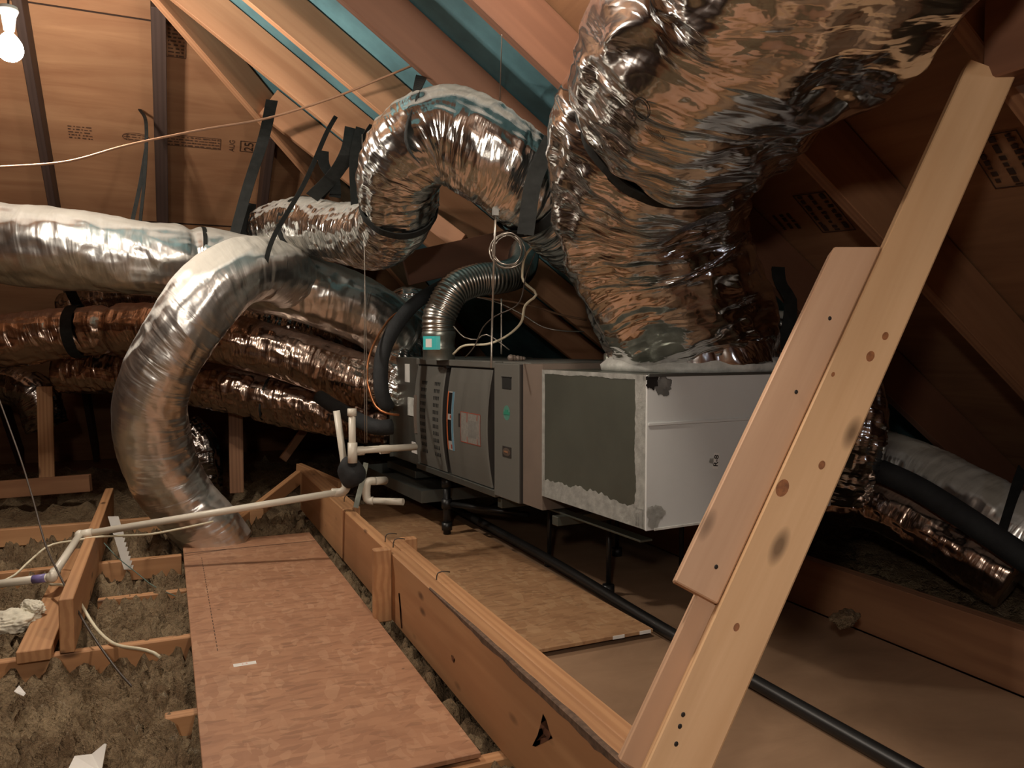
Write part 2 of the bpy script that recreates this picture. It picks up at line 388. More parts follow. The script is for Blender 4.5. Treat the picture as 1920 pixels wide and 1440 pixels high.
def strap(label, pts, width=0.04, side=(1, 0, 0), twist=0.0):
    o0 = V(pts[-1]); bm = bmesh.new(); ribbon_bm(bm, [V(p)-o0 for p in pts], width, 0.004, side, twist)
    o = obj('hanging_strap', bm, M['strap']); o.location = o0; tag(o, label, 'strap'); return o

# ================================================================== ROOF AND FLOOR
TS = 0.70; ZR = EYE.z + 1.70             # underside of the rafters: z = ZR - TS*x on the main slope
HY = 4.31                                # hip: main slope meets end slope where x = y - HY
XR = -1.7; RD = 0.225                    # ridge line; vertical depth of a rafter
def zA(x): return ZR - TS*x
def slab(name, quad, thick, mat, kind='structure'):
    """sheet of roof boarding; quad lists its underside corners"""
    q = [V(p) for p in quad]; n = (q[1]-q[0]).cross(q[2]-q[0]).normalized()
    if n.z < 0: n = -n
    o0 = q[0]; x = (q[1]-q[0]).normalized(); z = n; y = z.cross(x); MT = Matrix((x, y, z))
    bm = bmesh.new(); lo = [bm.verts.new(MT @ (p-o0)) for p in q]; hi = [bm.verts.new(MT @ (p-o0)+V((0, 0, thick))) for p in q]
    k = len(q); bm.faces.new(lo); bm.faces.new(hi[::-1])
    for i in range(k): bm.faces.new((lo[i], hi[i], hi[(i+1) % k], lo[(i+1) % k]))
    bmesh.ops.recalc_face_normals(bm, faces=bm.faces[:])
    o = obj(name, bm, mat); o.matrix_world = Matrix(((x.x, y.x, z.x, o0.x), (x.y, y.y, z.y, o0.y), (x.z, y.z, z.z, o0.z), (0, 0, 0, 1)))
    if kind: o['kind'] = kind
    return o
FL = -0.10; XE = (ZR+RD+0.12)/TS; YB = -3.0
def A3(x, y): return (x, y, zA(x)+RD)
def B3(x, y): return (x, y, ZR+RD-TS*(y-HY))
YE = HY+XE
yR = XR+HY
YBL = 2.40
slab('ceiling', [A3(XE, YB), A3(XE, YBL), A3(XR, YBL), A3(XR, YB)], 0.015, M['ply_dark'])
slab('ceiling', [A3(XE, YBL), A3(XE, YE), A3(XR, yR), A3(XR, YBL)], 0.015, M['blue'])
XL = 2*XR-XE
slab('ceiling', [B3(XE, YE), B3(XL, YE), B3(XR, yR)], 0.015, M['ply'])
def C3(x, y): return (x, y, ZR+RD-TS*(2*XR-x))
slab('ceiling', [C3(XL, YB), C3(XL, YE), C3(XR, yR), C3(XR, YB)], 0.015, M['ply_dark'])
bm = bmesh.new(); vs = [bm.verts.new(p) for p in ((XL, YB, FL), (XE, YB, FL), (XR, YB, ZR+RD-TS*XR))]; bm.faces.new(vs)
r = bmesh.ops.extrude_face_region(bm, geom=bm.faces[:]); bmesh.ops.translate(bm, vec=(0, -0.02, 0), verts=[v for v in r['geom'] if isinstance(v, bmesh.types.BMVert)])
tag(obj('wall_back', bm, M['ply_dark']), kind='structure')
tag(box('floor', (XL-0.2, YB-0.2, -0.14), (XE+0.3, YE+0.3, -0.115), M['old']), kind='structure')
# sheet joints between plywood panels of the end slope
n3 = 0
def joint(a, b, m='stamp_dark', w=0.008):
    global n3; n3 += 1
    o = lumber('trim_%d' % n3, a, b, w, 0.004, M[m], up=(0, 0.57, 0.82), bevel=0); o['kind'] = 'structure'
for yy in (4.62, 5.86, 7.0):
    joint(V(B3(-4.0, yy))-V((0, 0.0, 0.003)), V(B3(yy-HY, yy))-V((0, 0, 0.003)))
# rafters of the main slope
RY = [4.80, 4.19, 3.58, 2.97, 2.36, 1.75, 1.14]
RLAB = {4.80: 'short pale rafter lowest along the hip, behind the black straps', 4.19: 'bright tan rafter crossing behind the hanging wire, first below the blue strip',
        3.58: 'tan rafter with a dark stain between two blue roof strips', 2.97: 'dark brown rafter with a thin bright lower edge, above the arched duct',
        2.36: 'red brown rafter above the widest blue roof panel', 1.75: 'rafter with a lit lower edge running behind the leaning brace', 1.14: 'roof rafter at the top right over the leaning brace'}
for y in RY:
    x0 = max(XR+0.02, y-HY+0.03); x1 = XE-0.35
    nv = V((TS, 0, 1)).normalized(); h = RD*nv.z-0.006
    a = V((x0, y, zA(x0)))+nv*h/2; b = V((x1, y, zA(x1)))+nv*h/2
    m = M['rafter_red_shaded'] if y in (2.36, 2.97) else M['rafter'] if y > 2.4 else M['old']
    tag(lumber('roof_rafter', a, b, 0.042, h, m, up=(TS, 0, 1)), RLAB[y], 'rafter')
# jack rafters of the end slope
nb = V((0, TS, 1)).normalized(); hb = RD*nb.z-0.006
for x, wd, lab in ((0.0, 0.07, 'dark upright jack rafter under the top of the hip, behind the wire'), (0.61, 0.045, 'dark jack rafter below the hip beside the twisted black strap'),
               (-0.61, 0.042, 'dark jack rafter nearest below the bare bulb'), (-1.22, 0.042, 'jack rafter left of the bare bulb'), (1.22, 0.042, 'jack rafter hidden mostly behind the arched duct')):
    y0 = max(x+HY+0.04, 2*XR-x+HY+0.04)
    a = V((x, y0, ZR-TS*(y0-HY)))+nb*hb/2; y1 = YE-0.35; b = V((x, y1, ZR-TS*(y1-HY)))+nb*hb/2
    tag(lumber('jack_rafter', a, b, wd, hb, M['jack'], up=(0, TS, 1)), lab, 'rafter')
hx0, hx1 = XR+0.05, XE-0.4
hn = V((TS, TS, 2)).normalized()
tag(lumber('hip_rafter', V((hx0, hx0+HY, zA(hx0)+0.085)), V((hx1, hx1+HY, zA(hx1)+0.085)), 0.045, 0.20, M['rafter'], up=hn), 'brown hip rafter slanting down from the top left to the black straps', 'rafter')
tag(lumber('ridge_board', (XR, YB+0.05, ZR-TS*XR+0.1), (XR, yR, ZR-TS*XR+0.1), 0.04, 0.2, M['old']), 'ridge board out along the top of the roof', 'beam')
# purlin over the brace
a = P(1852, 150, 1.56)
tag(lumber('purlin', a+V((0.06, 0.02, 0.09)), a+V((0.06, -2.2, 0.09)), 0.10, 0.17, M['rafter_red_shaded'], bevel=0.004), 'dark red brown purlin in the top right corner above the leaning brace', 'beam')

# loose insulation
def insul_h(x, y):
    wx = x+0.03*noise.noise(V((x*12, y*12, 20))); wy = y+0.03*noise.noise(V((x*12, y*12, 40)))
    h = 0.04*noise.noise(V((x*1.7, y*1.7, 0))) + 0.040*noise.noise(V((x*7, y*7, 3))) + 0.014*noise.noise(V((x*45, y*45, 9)))
    for k, a in ((12, 0.058), (25, 0.038)):
        d = noise.voronoi(V((wx*k, wy*k, k)))[0]; t = min(1.0, (d[1]-d[0])*1.7); h += a*(t*t*(3-2*t)-0.5)
    return h
def grid(name, x0, x1, y0, y1, dx, z0, amp=1.0, extra=None, base=0.13):
    nx = int((x1-x0)/dx)+1; ny = int((y1-y0)/dx)+1; bm = bmesh.new(); g = []
    for j in range(ny):
        row = []
        for i in range(nx):
            x = x0+(x1-x0)*i/(nx-1); y = y0+(y1-y0)*j/(ny-1); z = z0+amp*insul_h(x, y)
            if 0.04 < x < 0.69 and 1.6 < y < 4.2: z = min(z, -0.004)
            if 0.70 < x: z = min(z, -0.008 if y < 4.86 else z)
            row.append(bm.verts.new((x-x0, y-y0, max(z, -0.108))))
        g.append(row)
    for j in range(ny-1):
        for i in range(nx-1): bm.faces.new((g[j][i], g[j][i+1], g[j+1][i+1], g[j+1][i])).smooth = True
    o = obj(name, bm, M['insul']); o.location = (x0, y0, 0); return o
tag(grid('loose_insulation', -1.75, 1.02, 1.15, 4.9, 0.0125, -0.024), 'grey brown loose fill insulation between the joists beside the strand board', 'insulation', kind='stuff')
tag(grid('loose_insulation', -3.6, 4.0, 4.9, 7.6, 0.05, -0.06), 'dark loose fill insulation far back under the ducts', 'insulation', kind='stuff')
tag(grid('loose_insulation', 2.26, 3.7, 0.3, 4.9, 0.025, 0.02, 1.3), 'dark loose fill insulation beyond the low wall plate on the right', 'insulation', kind='stuff')

# joists on the left
for (y, x0, x1, zt, lab) in ((2.86, -1.7, 0.50, 0.0, 'ceiling joist under the near end of the stacked boards, at the left'),
                     (3.43, -0.26, 0.50, -0.004, 'thin exposed joist edge, second beyond the end of the upright board'),
                     (3.86, -1.6, 0.05, 0.035, 'thicker joist passing behind the white depth marker'),
                     (2.27, -0.02, 0.5, -0.008, 'short exposed joist edge at the lower left beside the strand board'),
                     (1.72, 0.2, 0.98, -0.006, 'joist under the near end of the strand board at the bottom'),
                     (4.70, -1.9, 0.5, 0.05, 'far joist crossing the dark area behind the pale pipe')):
    tag(lumber('ceiling_joist', (x0, y, zt-0.045), (x1, y, zt-0.045), 0.04, 0.09, M['fir']), lab, 'joist')
tag(lumber('upright_board', (-0.305, 2.84, 0.09), (-0.305, 5.0, 0.09), 0.042, 0.175, M['fir']), 'board standing on edge left of the strand board, under the pale pipe', 'board')
tag(lumber('flat_board', (-0.392, 2.80, 0.021), (-0.392, 4.15, 0.021), 0.095, 0.038, M['fir']), 'board lying flat against the upright board at the left', 'board')

# strand board sheet
r0 = empty('strand_board', (0.365, 2.93, 0.0))
bm = bmesh.new(); bx(bm, (-0.305, -1.22, 0.003), (0.305, 1.22, 0.016), 0, 0.0015)
obj('sheet', bm, M['osb'], r0)
bm = bmesh.new(); bx(bm, (-0.30, 1.018, 0.0162), (0.30, 1.027, 0.0166)); obj('saw_line', bm, M['stamp'], r0)
bm = bmesh.new(); 
for k in range(34): bx(bm, (-0.232, -0.3+k*0.036, 0.0161), (-0.229, -0.3+k*0.036+0.022, 0.0165))
obj('printed_line', bm, M['stamp'], r0)
p = PZ(459, 1245, 0.016)-V((0.365, 2.93, 0))
bm = bmesh.new(); bx(bm, (p.x-0.033, p.y-0.012, 0.0161), (p.x+0.033, p.y+0.012, 0.0166))
lb = obj('paper_label', bm, M['white'], r0)
bm = bmesh.new(); text_bm(bm, 'I: 2', 0.014, Matrix.Translation((p.x, p.y, 0.017))); obj('print', bm, M['red'], lb)
tag(r0, 'reddish strand board sheet lying across the joists in the foreground', 'board')

# doubled beam
r0 = empty('doubled_beam', (0.78, 2.9, 0.0))
def lb(name, x0, x1, y0, y1, z0, z1, mat, bev=0.004):
    o = lumber(name, ((x0+x1)/2-0.78, y0-2.9, (z0+z1)/2), ((x0+x1)/2-0.78, y1-2.9, (z0+z1)/2), x1-x0, z1-z0, mat, bevel=bev); mw = o.matrix_basis.copy(); o.parent = r0; o.matrix_basis = mw; return o
lb('near_plank', 0.725, 0.775, 0.2, 2.745, 0.002, 0.245, M['fir'])
lb('back_plank', 0.781, 0.830, 0.2, 2.95, 0.002, 0.236, M['fir'])
lb('far_plank', 0.728, 0.776, 2.752, 3.60, 0.002, 0.238, M['fir'])
lb('end_plank', 0.727, 0.815, 3.606, 4.82, 0.002, 0.24, M['fir'])
lb('joining_block', 0.662, 0.724, 2.715, 2.755, 0.0, 0.262, M['fir'])
lb('side_block', 0.834, 0.90, 2.98, 3.02, 0.0, 0.225, M['fir'])
tag(r0, 'long doubled timber beam on edge running between the strand board sheets', 'beam')
o0 = V((0.78, 2.9, 0))
bm = bmesh.new(); prev = None
for k in range(70):                      # bark edge left on the near plank
    y = 2.28-k*0.026; e = min(1, k/18)*min(1, 1.2)
    a = 0.010*e*(1+0.7*noise.noise(V((y*9, 0, 0)))+0.4*noise.noise(V((y*40, 0, 0))))+0.002; c = 0.008*e*(1+0.5*noise.noise(V((y*7, 5, 0))))+0.001
    vs = [bm.verts.new(V((x_, y, z_))-o0) for x_, z_ in ((0.7242, 0.245-a-0.004), (0.7236, 0.2440), (0.7262, 0.2462), (0.727+c, 0.2458))]
    if prev:
        for i in range(3): bm.faces.new((prev[i], vs[i], vs[i+1], prev[i+1]))
    prev = vs
obj('bark_edge', bm, flat('bark', (0.11, 0.065, 0.04), 0.8, 0, 0.5, 60), r0)
def face_spot(nm, pts, mat, parent):
    bm = bmesh.new(); bm.faces.new([bm.verts.new(PXat(a_, b_, 0.7243)-o0) for a_, b_ in pts]); bmesh.ops.solidify(bm, geom=bm.faces[:], thickness=0.0008); return obj(nm, bm, mat, parent)
def PXat(px, py, x):
    r = CF + CR*((px-960)/FPX) + CU*((720-py)/FPX); return EYE + r*((x-EYE.x)/r.x)
KB = flat('knot_bark', (0.10, 0.035, 0.014), 0.7, 0, 0.5, 40)
face_spot('knot', [(1018, 1338), (1024, 1350), (1030, 1372), (1036, 1384), (1020, 1392), (1004, 1400), (998, 1398), (1008, 1378), (1014, 1356)], KB, r0)
face_spot('knot', [(846, 1228), (850, 1230), (853, 1238), (851, 1243), (847, 1238)], KB, r0)
face_spot('crack', [(747, 1112), (749, 1112), (753, 1150), (755, 1178), (752, 1178), (750, 1150)], KB, r0)
for j, (px, py) in enumerate(((722, 1012), (737, 1022), (818, 1086), (645, 938))):
    q = PZ(px, py, 0.247); pts = [q+V((0, 0, -0.012)), q+V((0.004, 0.0, 0.018)), q+V((0.022, -0.006, 0.024)), q+V((0.045, 0.0, 0.018))]
    tag(tube('bent_nail', pts, 0.0022, M['wire_dark'], seg=6, step=0.01), ['bent nail on the beam top above the joining block', 'bent nail just beyond the joining block on the beam', 'bent nail lying along the nearest beam plank', 'bent nail at the beam by the pan strap'][j], 'nail')

# decking right of the beam
tag(box('plywood_deck', (0.836, 0.2, -0.022), (2.185, 4.5, -0.004), M['deck']), 'brown plywood deck under the furnace and to the right of the beam', 'deck')
# raised strand board on the deck
bm = bmesh.new(); bx(bm, (-0.31, -1.25, 0.018), (0.31, 1.25, 0.030), 0, 0.001); r0 = empty('strand_board', (1.16, 3.46, -0.004), 0.02)
obj('sheet', bm, M['osb2'], r0)
for yy in (-0.7, 0.1, 0.8):
    bm = bmesh.new(); bx(bm, (-0.29, yy, 0.0005), (0.29, yy+0.04, 0.018)); obj('spacer', bm, M['old'], r0)
for xx in (0.15, 0.255):
    bm = bmesh.new(); bx(bm, (xx, -1.2515, 0.0185), (xx+0.045, -1.2495, 0.0295)); obj('edge_tag', bm, M['white'], r0)
tag(r0, 'yellowish strand board lying behind the beam and under the furnace', 'board')
# right side low beam
tag(lumber('low_beam', (2.215, 0.25, 0.09), (2.215, 5.2, 0.09), 0.05, 0.185, M['old']), 'dark brown beam on edge at the right, beyond the deck', 'beam')
# black gas pipe on the deck
def PXat(px, py, x):
    r = CF + CR*((px-960)/FPX) + CU*((720-py)/FPX); return EYE + r*((x-EYE.x)/r.x)
tag(tube('gas_pipe', [V((1.53, 0.2, 0.021)), V((1.53, 2.0, 0.021)), V((1.515, 2.9, 0.051)), V((1.51, 3.6, 0.056)), V((1.50, 4.4, 0.056))], 0.021, M['black'], seg=14, step=0.1), 'long black gas pipe lying on the deck past the foot of the brace', 'pipe')

# ================================================================== FURNACE
FA = math.atan2(0.075, 0.997)
F0 = V((1.30, 2.88, 0.0)); R = empty('furnace', F0, FA)
zb, zt = 0.344, 0.916; DW = 0.72
FM = Matrix.Translation(F0) @ Matrix.Rotation(FA, 4, 'Z')
def part(name, lo, hi, mat, parent=R, bevel=0.0): 
    bm = bmesh.new(); bx(bm, lo, hi, 0, bevel); return obj(name, bm, mat, parent)
part('casing', (0.045, 0.0, zb+0.006), (DW, 1.165, zt), M['furn'], bevel=0.004)
part('burner_recess', (0.028, 0.235, zb+0.01), (0.0452, 1.155, zt-0.03), M['furn_dark'])
# side panel with handle, sticker and badge
sp = part('blower_panel', (0.0, 0.012, zb), (0.045, 0.232, zt-0.006), M['furn'], bevel=0.003)
part('gasket_edge', (0.004, 0.002, zb+0.002), (0.05, 0.0115, zt-0.008), M['furn_dark'])
# top flange rails
part('top_rail', (0.006, 0.235, zt-0.028), (0.045, 1.165, zt+0.002), M['furn'], bevel=0.003)
part('bottom_rail', (0.004, 0.235, zb-0.012), (0.045, 1.165, zb+0.018), M['galv'], bevel=0.003)
def zpx(py, y):                          # height on the door plane for a photo row
    g = FM @ V((0.0, y, 0)); d = (g-EYE).dot(CF); k = (g-EYE)
    # solve for z so that the row matches
    lo_, hi_ = 0.0, 1.6
    for _ in range(30):
        m_ = (lo_+hi_)/2; q = V((g.x, g.y, m_))-EYE; row = 720-FPX*q.dot(CU)/q.dot(CF)
        if row > py: lo_ = m_
        else: hi_ = m_
    return lo_
def ypx(px):
    lo_, hi_ = -1.0, 2.0
    for _ in range(40):
        m_ = (lo_+hi_)/2; q = (FM @ V((0.0, m_, 0.6)))-EYE; c = 960+FPX*q.dot(CR)/q.dot(CF)
        if c > px: lo_ = m_
        else: hi_ = m_
    return lo_
def arc_x(z, z0, z1, b0, b1):
    t = (z-z0)/(z1-z0); return -(b0+(b1-b0)*(1-(2*t-1)**2))
def door(name, y0, y1, z0, z1, b0=-0.012, b1=0.016):
    bm = bmesh.new(); n = 16; rows = []
    for i in range(n+1):
        z = z0+(z1-z0)*i/n; x = arc_x(z, z0, z1, b0, b1)
        rows.append([bm.verts.new(c) for c in ((x, y0+0.006, z), (x, y1-0.004, z), (x+0.008, y1, z), (0.03, y1, z), (0.03, y0, z), (x+0.006, y0, z))])
    for i in range(n):
        for k in range(6):
            f = bm.faces.new((rows[i][k], rows[i][(k+1) % 6], rows[i+1][(k+1) % 6], rows[i+1][k]))
            f.material_index = 1 if k in (3, 4, 5, 2) else 0
            if k == 5: f.material_index = 0
    bm.faces.new(rows[0][::-1]); bm.faces.new(rows[-1]); bmesh.ops.recalc_face_normals(bm, faces=bm.faces[:])
    return obj(name, bm, None, R, mats=[M['furn'], M['furn_dark']])
z0d, z1d = zb+0.022, zt-0.036
d1 = door('louvred_door', 0.775, 1.150, z0d, z1d)
d2 = door('burner_door', 0.275, 0.715, z0d, z1d)
# louvre slots, two columns
for (pxa, ny) in ((0, 11), (1, 11)):
    bm = bmesh.new()
    yc = (ypx(798), ypx(822))[pxa]
    for i in range(11):
        z = z1d-0.085-i*(z1d-z0d-0.15)/10.4
        for k in range(4):
            y = yc + (k-1.5)*0.019; x = arc_x(z, z0d, z1d, -0.012, 0.016)
            bx(bm, (x-0.0012, y-0.0048, z-0.0095), (x+0.003, y+0.0048, z+0.0095))
    obj('louvre_slots', bm, M['void'], d1)
x = arc_x((z0d+z1d)/2, z0d, z1d, -0.012, 0.016)
bm = bmesh.new()
for k in range(8):
    z = z0d+0.16+k*0.025
    bx(bm, (arc_x(z, z0d, z1d, -.012, .016)-0.006, 1.105, z), (arc_x(z, z0d, z1d, -.012, .016)+0.003, 1.135, z+0.0251))
obj('maker_badge', bm, M['furn_brown'], d1)
def strip(parent, nm, y0, y1, za, zb_, mat, dd=0.001, n=8):
    bm = bmesh.new()
    for i in range(n):
        a = za+(zb_-za)*i/n; b = za+(zb_-za)*(i+1)/n; xa = arc_x(a, z0d, z1d, -.012, .016)-dd; xb = arc_x(b, z0d, z1d, -.012, .016)-dd
        vs = [bm.verts.new(c) for c in ((xa, y0, a), (xa, y1, a), (xb, y1, b), (xb, y0, b))]; bm.faces.new(vs)
    bmesh.ops.solidify(bm, geom=bm.faces[:], thickness=0.0006); return obj(nm, bm, mat, parent)
ya, yb = 0.705, 0.625; za, zc = zpx(844, 0.66), zpx(734, 0.66)
lab = strip(d2, 'warning_label', yb, ya, za, zc, M['white'])
strip(lab, 'orange_stripe', ya-0.013, ya, za, zc, M['orange'], 0.002)
strip(lab, 'blue_stripe', yb+0.002, yb+0.024, za, zc, M['sky'], 0.002)
strip(lab, 'dark_block', yb+0.027, ya-0.014, zc-(zc-za)*0.38, zc-0.006, M['ink'], 0.002)
strip(lab, 'dark_block', yb+0.027, ya-0.014, za+(zc-za)*0.16, za+(zc-za)*0.52, M['ink'], 0.002)
strip(lab, 'red_mark', yb+0.028, yb+0.040, za+0.008, za+0.028, M['red'], 0.002, 2)
strip(lab, 'red_mark', yb+0.028, yb+0.040, za+(zc-za)*.55, za+(zc-za)*.55+0.014, M['red'], 0.002, 2)
yb, ya = 0.335, 0.545; za, zc = zpx(828, 0.44), zpx(774, 0.44)
za -= 0.01
lab = strip(d2, 'rating_plate', yb, ya, za, zc, M['label_grey'])
for (c0, c1, e0, e1) in ((yb, ya, zc-0.003, zc), (yb, ya, za, za+0.003), (yb, yb+0.003, za, zc), (ya-0.003, ya, za, zc), (ya-0.075, ya-0.07, zc-0.045, zc), (ya-0.075, ya-0.07, za, za+0.03), (yb+0.03, yb+0.035, zc-0.03, zc), (yb+0.03, yb+0.035, za, za+0.03)):
    strip(lab, 'red_border', c0, c1, e0, e1, M['red'], 0.002, 3)
bm = bmesh.new()
for k in range(9):
    bx(bm, (arc_x((za+zc)/2, z0d, z1d, -.012, .016)-0.0023, yb+0.045+k*0.009, za+0.03), (arc_x((za+zc)/2, z0d, z1d, -.012, .016)-0.0015, yb+0.0475+k*0.009, zc-0.035))
obj('printed_lines', bm, M['grey_mastic'], lab)
part('latch_slot', (0.0, 0.553, zpx(800, 0.56)), (-0.018, 0.567, zpx(775, 0.56)), M['furn_dark'], d2)
part('catch', (-0.004, 0.735, zt-0.04), (0.03, 0.765, zt-0.028), M['black'])
# on the blower panel
zz = zpx(718, 0.12); part('recessed_handle', (-0.003, 0.075, zz-0.026), (0.01, 0.155, zz+0.022), M['void'], sp, 0.002)
part('handle_frame', (-0.004, 0.072, zz+0.022), (0.004, 0.158, zz+0.026), M['black'], sp)
def disc(parent, nm, yc, zc, ry, rz, x, mat, n=28):
    bm = bmesh.new(); vs = [bm.verts.new((x, yc+ry*math.cos(a*2*math.pi/n), zc+rz*math.sin(a*2*math.pi/n))) for a in range(n)]
    bm.faces.new(vs); bmesh.ops.solidify(bm, geom=bm.faces[:], thickness=0.0008); return obj(nm, bm, mat, parent)
zz = zpx(774, 0.12); st = disc(sp, 'round_sticker', 0.116, zz, 0.030, 0.031, -0.0006, M['green'])
bm = bmesh.new(); bx(bm, (-0.0030, 0.090, zz-0.007), (-0.0015, 0.142, zz+0.004)); bx(bm, (-0.0030, 0.104, zz+0.003), (-0.0015, 0.128, zz+0.014)); obj('sticker_print', bm, M['green_dark'], st)
zz = zpx(847, 0.12); part('badge_plate', (-0.003, 0.075, zz-0.022), (0.003, 0.150, zz+0.022), M['furn_dark'], sp)
bg = disc(sp, 'maker_badge', 0.1125, zz, 0.034, 0.017, -0.004, M['furn_brown'])
bm = bmesh.new(); bx(bm, (-0.0058, 0.095, zz-0.003), (-0.0046, 0.132, zz+0.005)); obj('badge_lettering', bm, M['old'], bg)
tag(R, 'grey horizontal gas furnace with louvred door hanging over the deck', 'furnace')

# neck between furnace and supply plenum
o = box('duct_neck', (0.012, -0.158, zb+0.004), (DW, -0.003, zt-0.004), M['furn_brown']); o.matrix_world = FM @ Matrix.Translation(o.location); tag(o, 'taupe sheet metal neck joining the furnace to the grey plenum', 'duct')
# supply plenum
PR = empty('supply_plenum', FM @ V((0, -0.816, 0)), FA)
pL, pW, pb, pt = 0.650, 0.83, 0.408, 0.893
part('side_walls', (0.006, 0.004, pb), (pW, pL, pt), M['galv_dark'], PR, 0.002)
part('end_panel', (0.0, -0.004, pb-0.002), (pW, 0.004, pt), M['plen'], PR, 0.001)
part('seam', (0.004, -0.009, pt-0.158), (pW-0.002, -0.0042, pt-0.149), M['plen'], PR, 0.001)
part('top_edge', (0.002, -0.009, pt-0.006), (pW, -0.0042, pt+0.003), M['galv'], PR, 0.001)
part('bottom_edge', (0.03, -0.007, pb-0.004), (pW-0.04, -0.0042, pb+0.004), M['mastic'], PR, 0.001)
part('side_flange', (pW-0.045, -0.007, pb), (pW-0.035, -0.0042, pt-0.01), M['plen'], PR)
def nz(a, b=0.0, s=30): return noise.noise(V((a*s, b, 1.3)))
def jag_frame():                          # brushed sealer round the side panel, ragged inside edge
    bm = bmesh.new(); n = 160; x = 0.0045
    def quadstrip(pin, pout):
        prev = None
        for a, b in zip(pin, pout):
            va = bm.verts.new((x, a[0], a[1])); vb = bm.verts.new((x, b[0], b[1]))
            if prev: bm.faces.new((prev[0], va, vb, prev[1]))
            prev = (va, vb)
    ys = [0.0+pL*i/n for i in range(n+1)]; zs = [pb+(pt-pb)*i/n for i in range(n+1)]
    quadstrip([(y, pb+0.075-0.03*abs(y/pL-0.5)+0.012*nz(y, 0, 14)+0.008*nz(y, 2, 55)) for y in ys], [(y, pb-0.001) for y in ys])
    quadstrip([(y, pt-0.016+0.004*nz(y, 1, 12)+0.002*nz(y, 2, 55)) for y in ys], [(y, pt) for y in ys])
    quadstrip([(pL-0.022+0.004*nz(z, 3, 14), z) for z in zs], [(pL, z) for z in zs])
    quadstrip([(0.060+0.008*nz(z, 5, 10)+0.004*nz(z, 2, 70), z) for z in zs], [(-0.003, z) for z in zs])
    bmesh.ops.solidify(bm, geom=bm.faces[:], thickness=0.003); bmesh.ops.recalc_face_normals(bm, faces=bm.faces[:])
    return obj('brushed_sealer', bm, M['mastic'], PR)
jag_frame()
def blot(nm, cx, cz, r, mat, seed, y=-0.0052, sx=1.0, sz=1.0, parent=PR, n=60, amp=0.45):
    bm = bmesh.new(); vs = []
    for k in range(n):
        a = k*2*math.pi/n; rr = r*(1+amp*noise.noise(V((math.cos(a)*1.8, math.sin(a)*1.8, seed)))+amp*0.5*noise.noise(V((math.cos(a)*6, math.sin(a)*6, seed))))
        vs.append(bm.verts.new((cx+rr*math.cos(a)*sx, y, cz+rr*math.sin(a)*sz)))
    bm.faces.new(vs); bmesh.ops.solidify(bm, geom=bm.faces[:], thickness=0.0012); return obj(nm, bm, mat, parent)
blot('sealer_smear', 0.060, pt-0.033, 0.030, M['grey_mastic'], 3.1, sx=1.15, sz=1.0)
blot('sealer_smear', 0.018, pt-0.020, 0.022, M['furn_dark'], 7.1, y=-0.0057, sx=1.0, sz=1.1)
blot('sealer_smear', 0.035, pb+0.045, 0.036, M['mastic'], 5.5, sx=1.1)
blot('sealer_smear', pW-0.052, pb+0.06, 0.032, M['mastic'], 9.5, sz=1.3)
blot('sealer_smear', 0.272, pb+0.20, 0.012, M['mastic'], 12.5, sx=1.4)
blot('sealer_smear', pW-0.06, pb+0.016, 0.012, M['furn_dark'], 19.5, y=-0.0065)
# R-8 sticker, tilted
def sticker(px0, py0, w_, h_, rot, txt=None):
    q = V((0, 0, 0)); best = None
    r_ = CF + CR*((px0-960)/FPX) + CU*((720-py0)/FPX); IM = (Matrix.Translation(PR.location) @ Matrix.Rotation(FA, 4, 'Z')).inverted()
    e = IM @ EYE; dd = IM.to_3x3() @ r_; h = e+dd*((-0.006-e.y)/dd.y)
    T = Matrix.Translation((h.x, -0.0052, h.z)) @ Matrix.Rotation(rot, 4, 'Y')
    bm = bmesh.new(); bx(bm, (-w_/2, -0.0006, -h_/2), (w_/2, 0.0006, h_/2)); bm.transform(T); s = obj('sticker', bm, M['white'], PR)
    if txt:
        bm = bmesh.new(); text_bm(bm, txt, 0.027, T @ Matrix.Translation((0, -0.0010, 0)) @ Matrix.Rotation(-math.pi/2, 4, 'Y') @ Matrix.Rotation(math.pi/2, 4, 'X'), bold=0.0006); obj('sticker_lettering', bm, M['ink'], s)
    else:
        bm = bmesh.new()
        for k in range(2): bx(bm, (-w_*0.3, -0.0010, -h_*0.3), (-w_*0.25+k*0.01, -0.0007, h_*0.3))
        bm.transform(T); obj('sticker_print', bm, M['label_grey'], s)
sticker(1343, 864, 0.021, 0.052, 0.12, 'R-8')
sticker(1395, 856, 0.045, 0.075, 0.10)
tag(PR, 'grey sheet metal supply plenum with white sealer, under the widest duct', 'plenum')
PM = Matrix.Translation(PR.location) @ Matrix.Rotation(FA, 4, 'Z')
# coil cabinet beyond the furnace
CB = empty('coil_cabinet', FM @ V((0, 1.17, 0)), FA)
part('cabinet_box', (0.02, 0.0, zb+0.0), (DW, 0.42, zt+0.005), M['galv'], CB, 0.003)
part('paper_label', (0.0175, 0.13, zt-0.13), (0.0198, 0.20, zt-0.03), M['white'], CB)
part('cover_plate', (0.010, 0.03, zb+0.26), (0.0198, 0.14, zb+0.36), M['mastic'], CB, 0.002)
part('torn_label', (0.0175, 0.02, zb+0.06), (0.0198, 0.10, zb+0.12), M['white'], CB)
part('end_flange', (0.0, 0.405, zb), (0.02, 0.42, zt), M['galv'], CB)
tag(CB, 'dull galvanised coil cabinet at the far end of the furnace', 'cabinet')

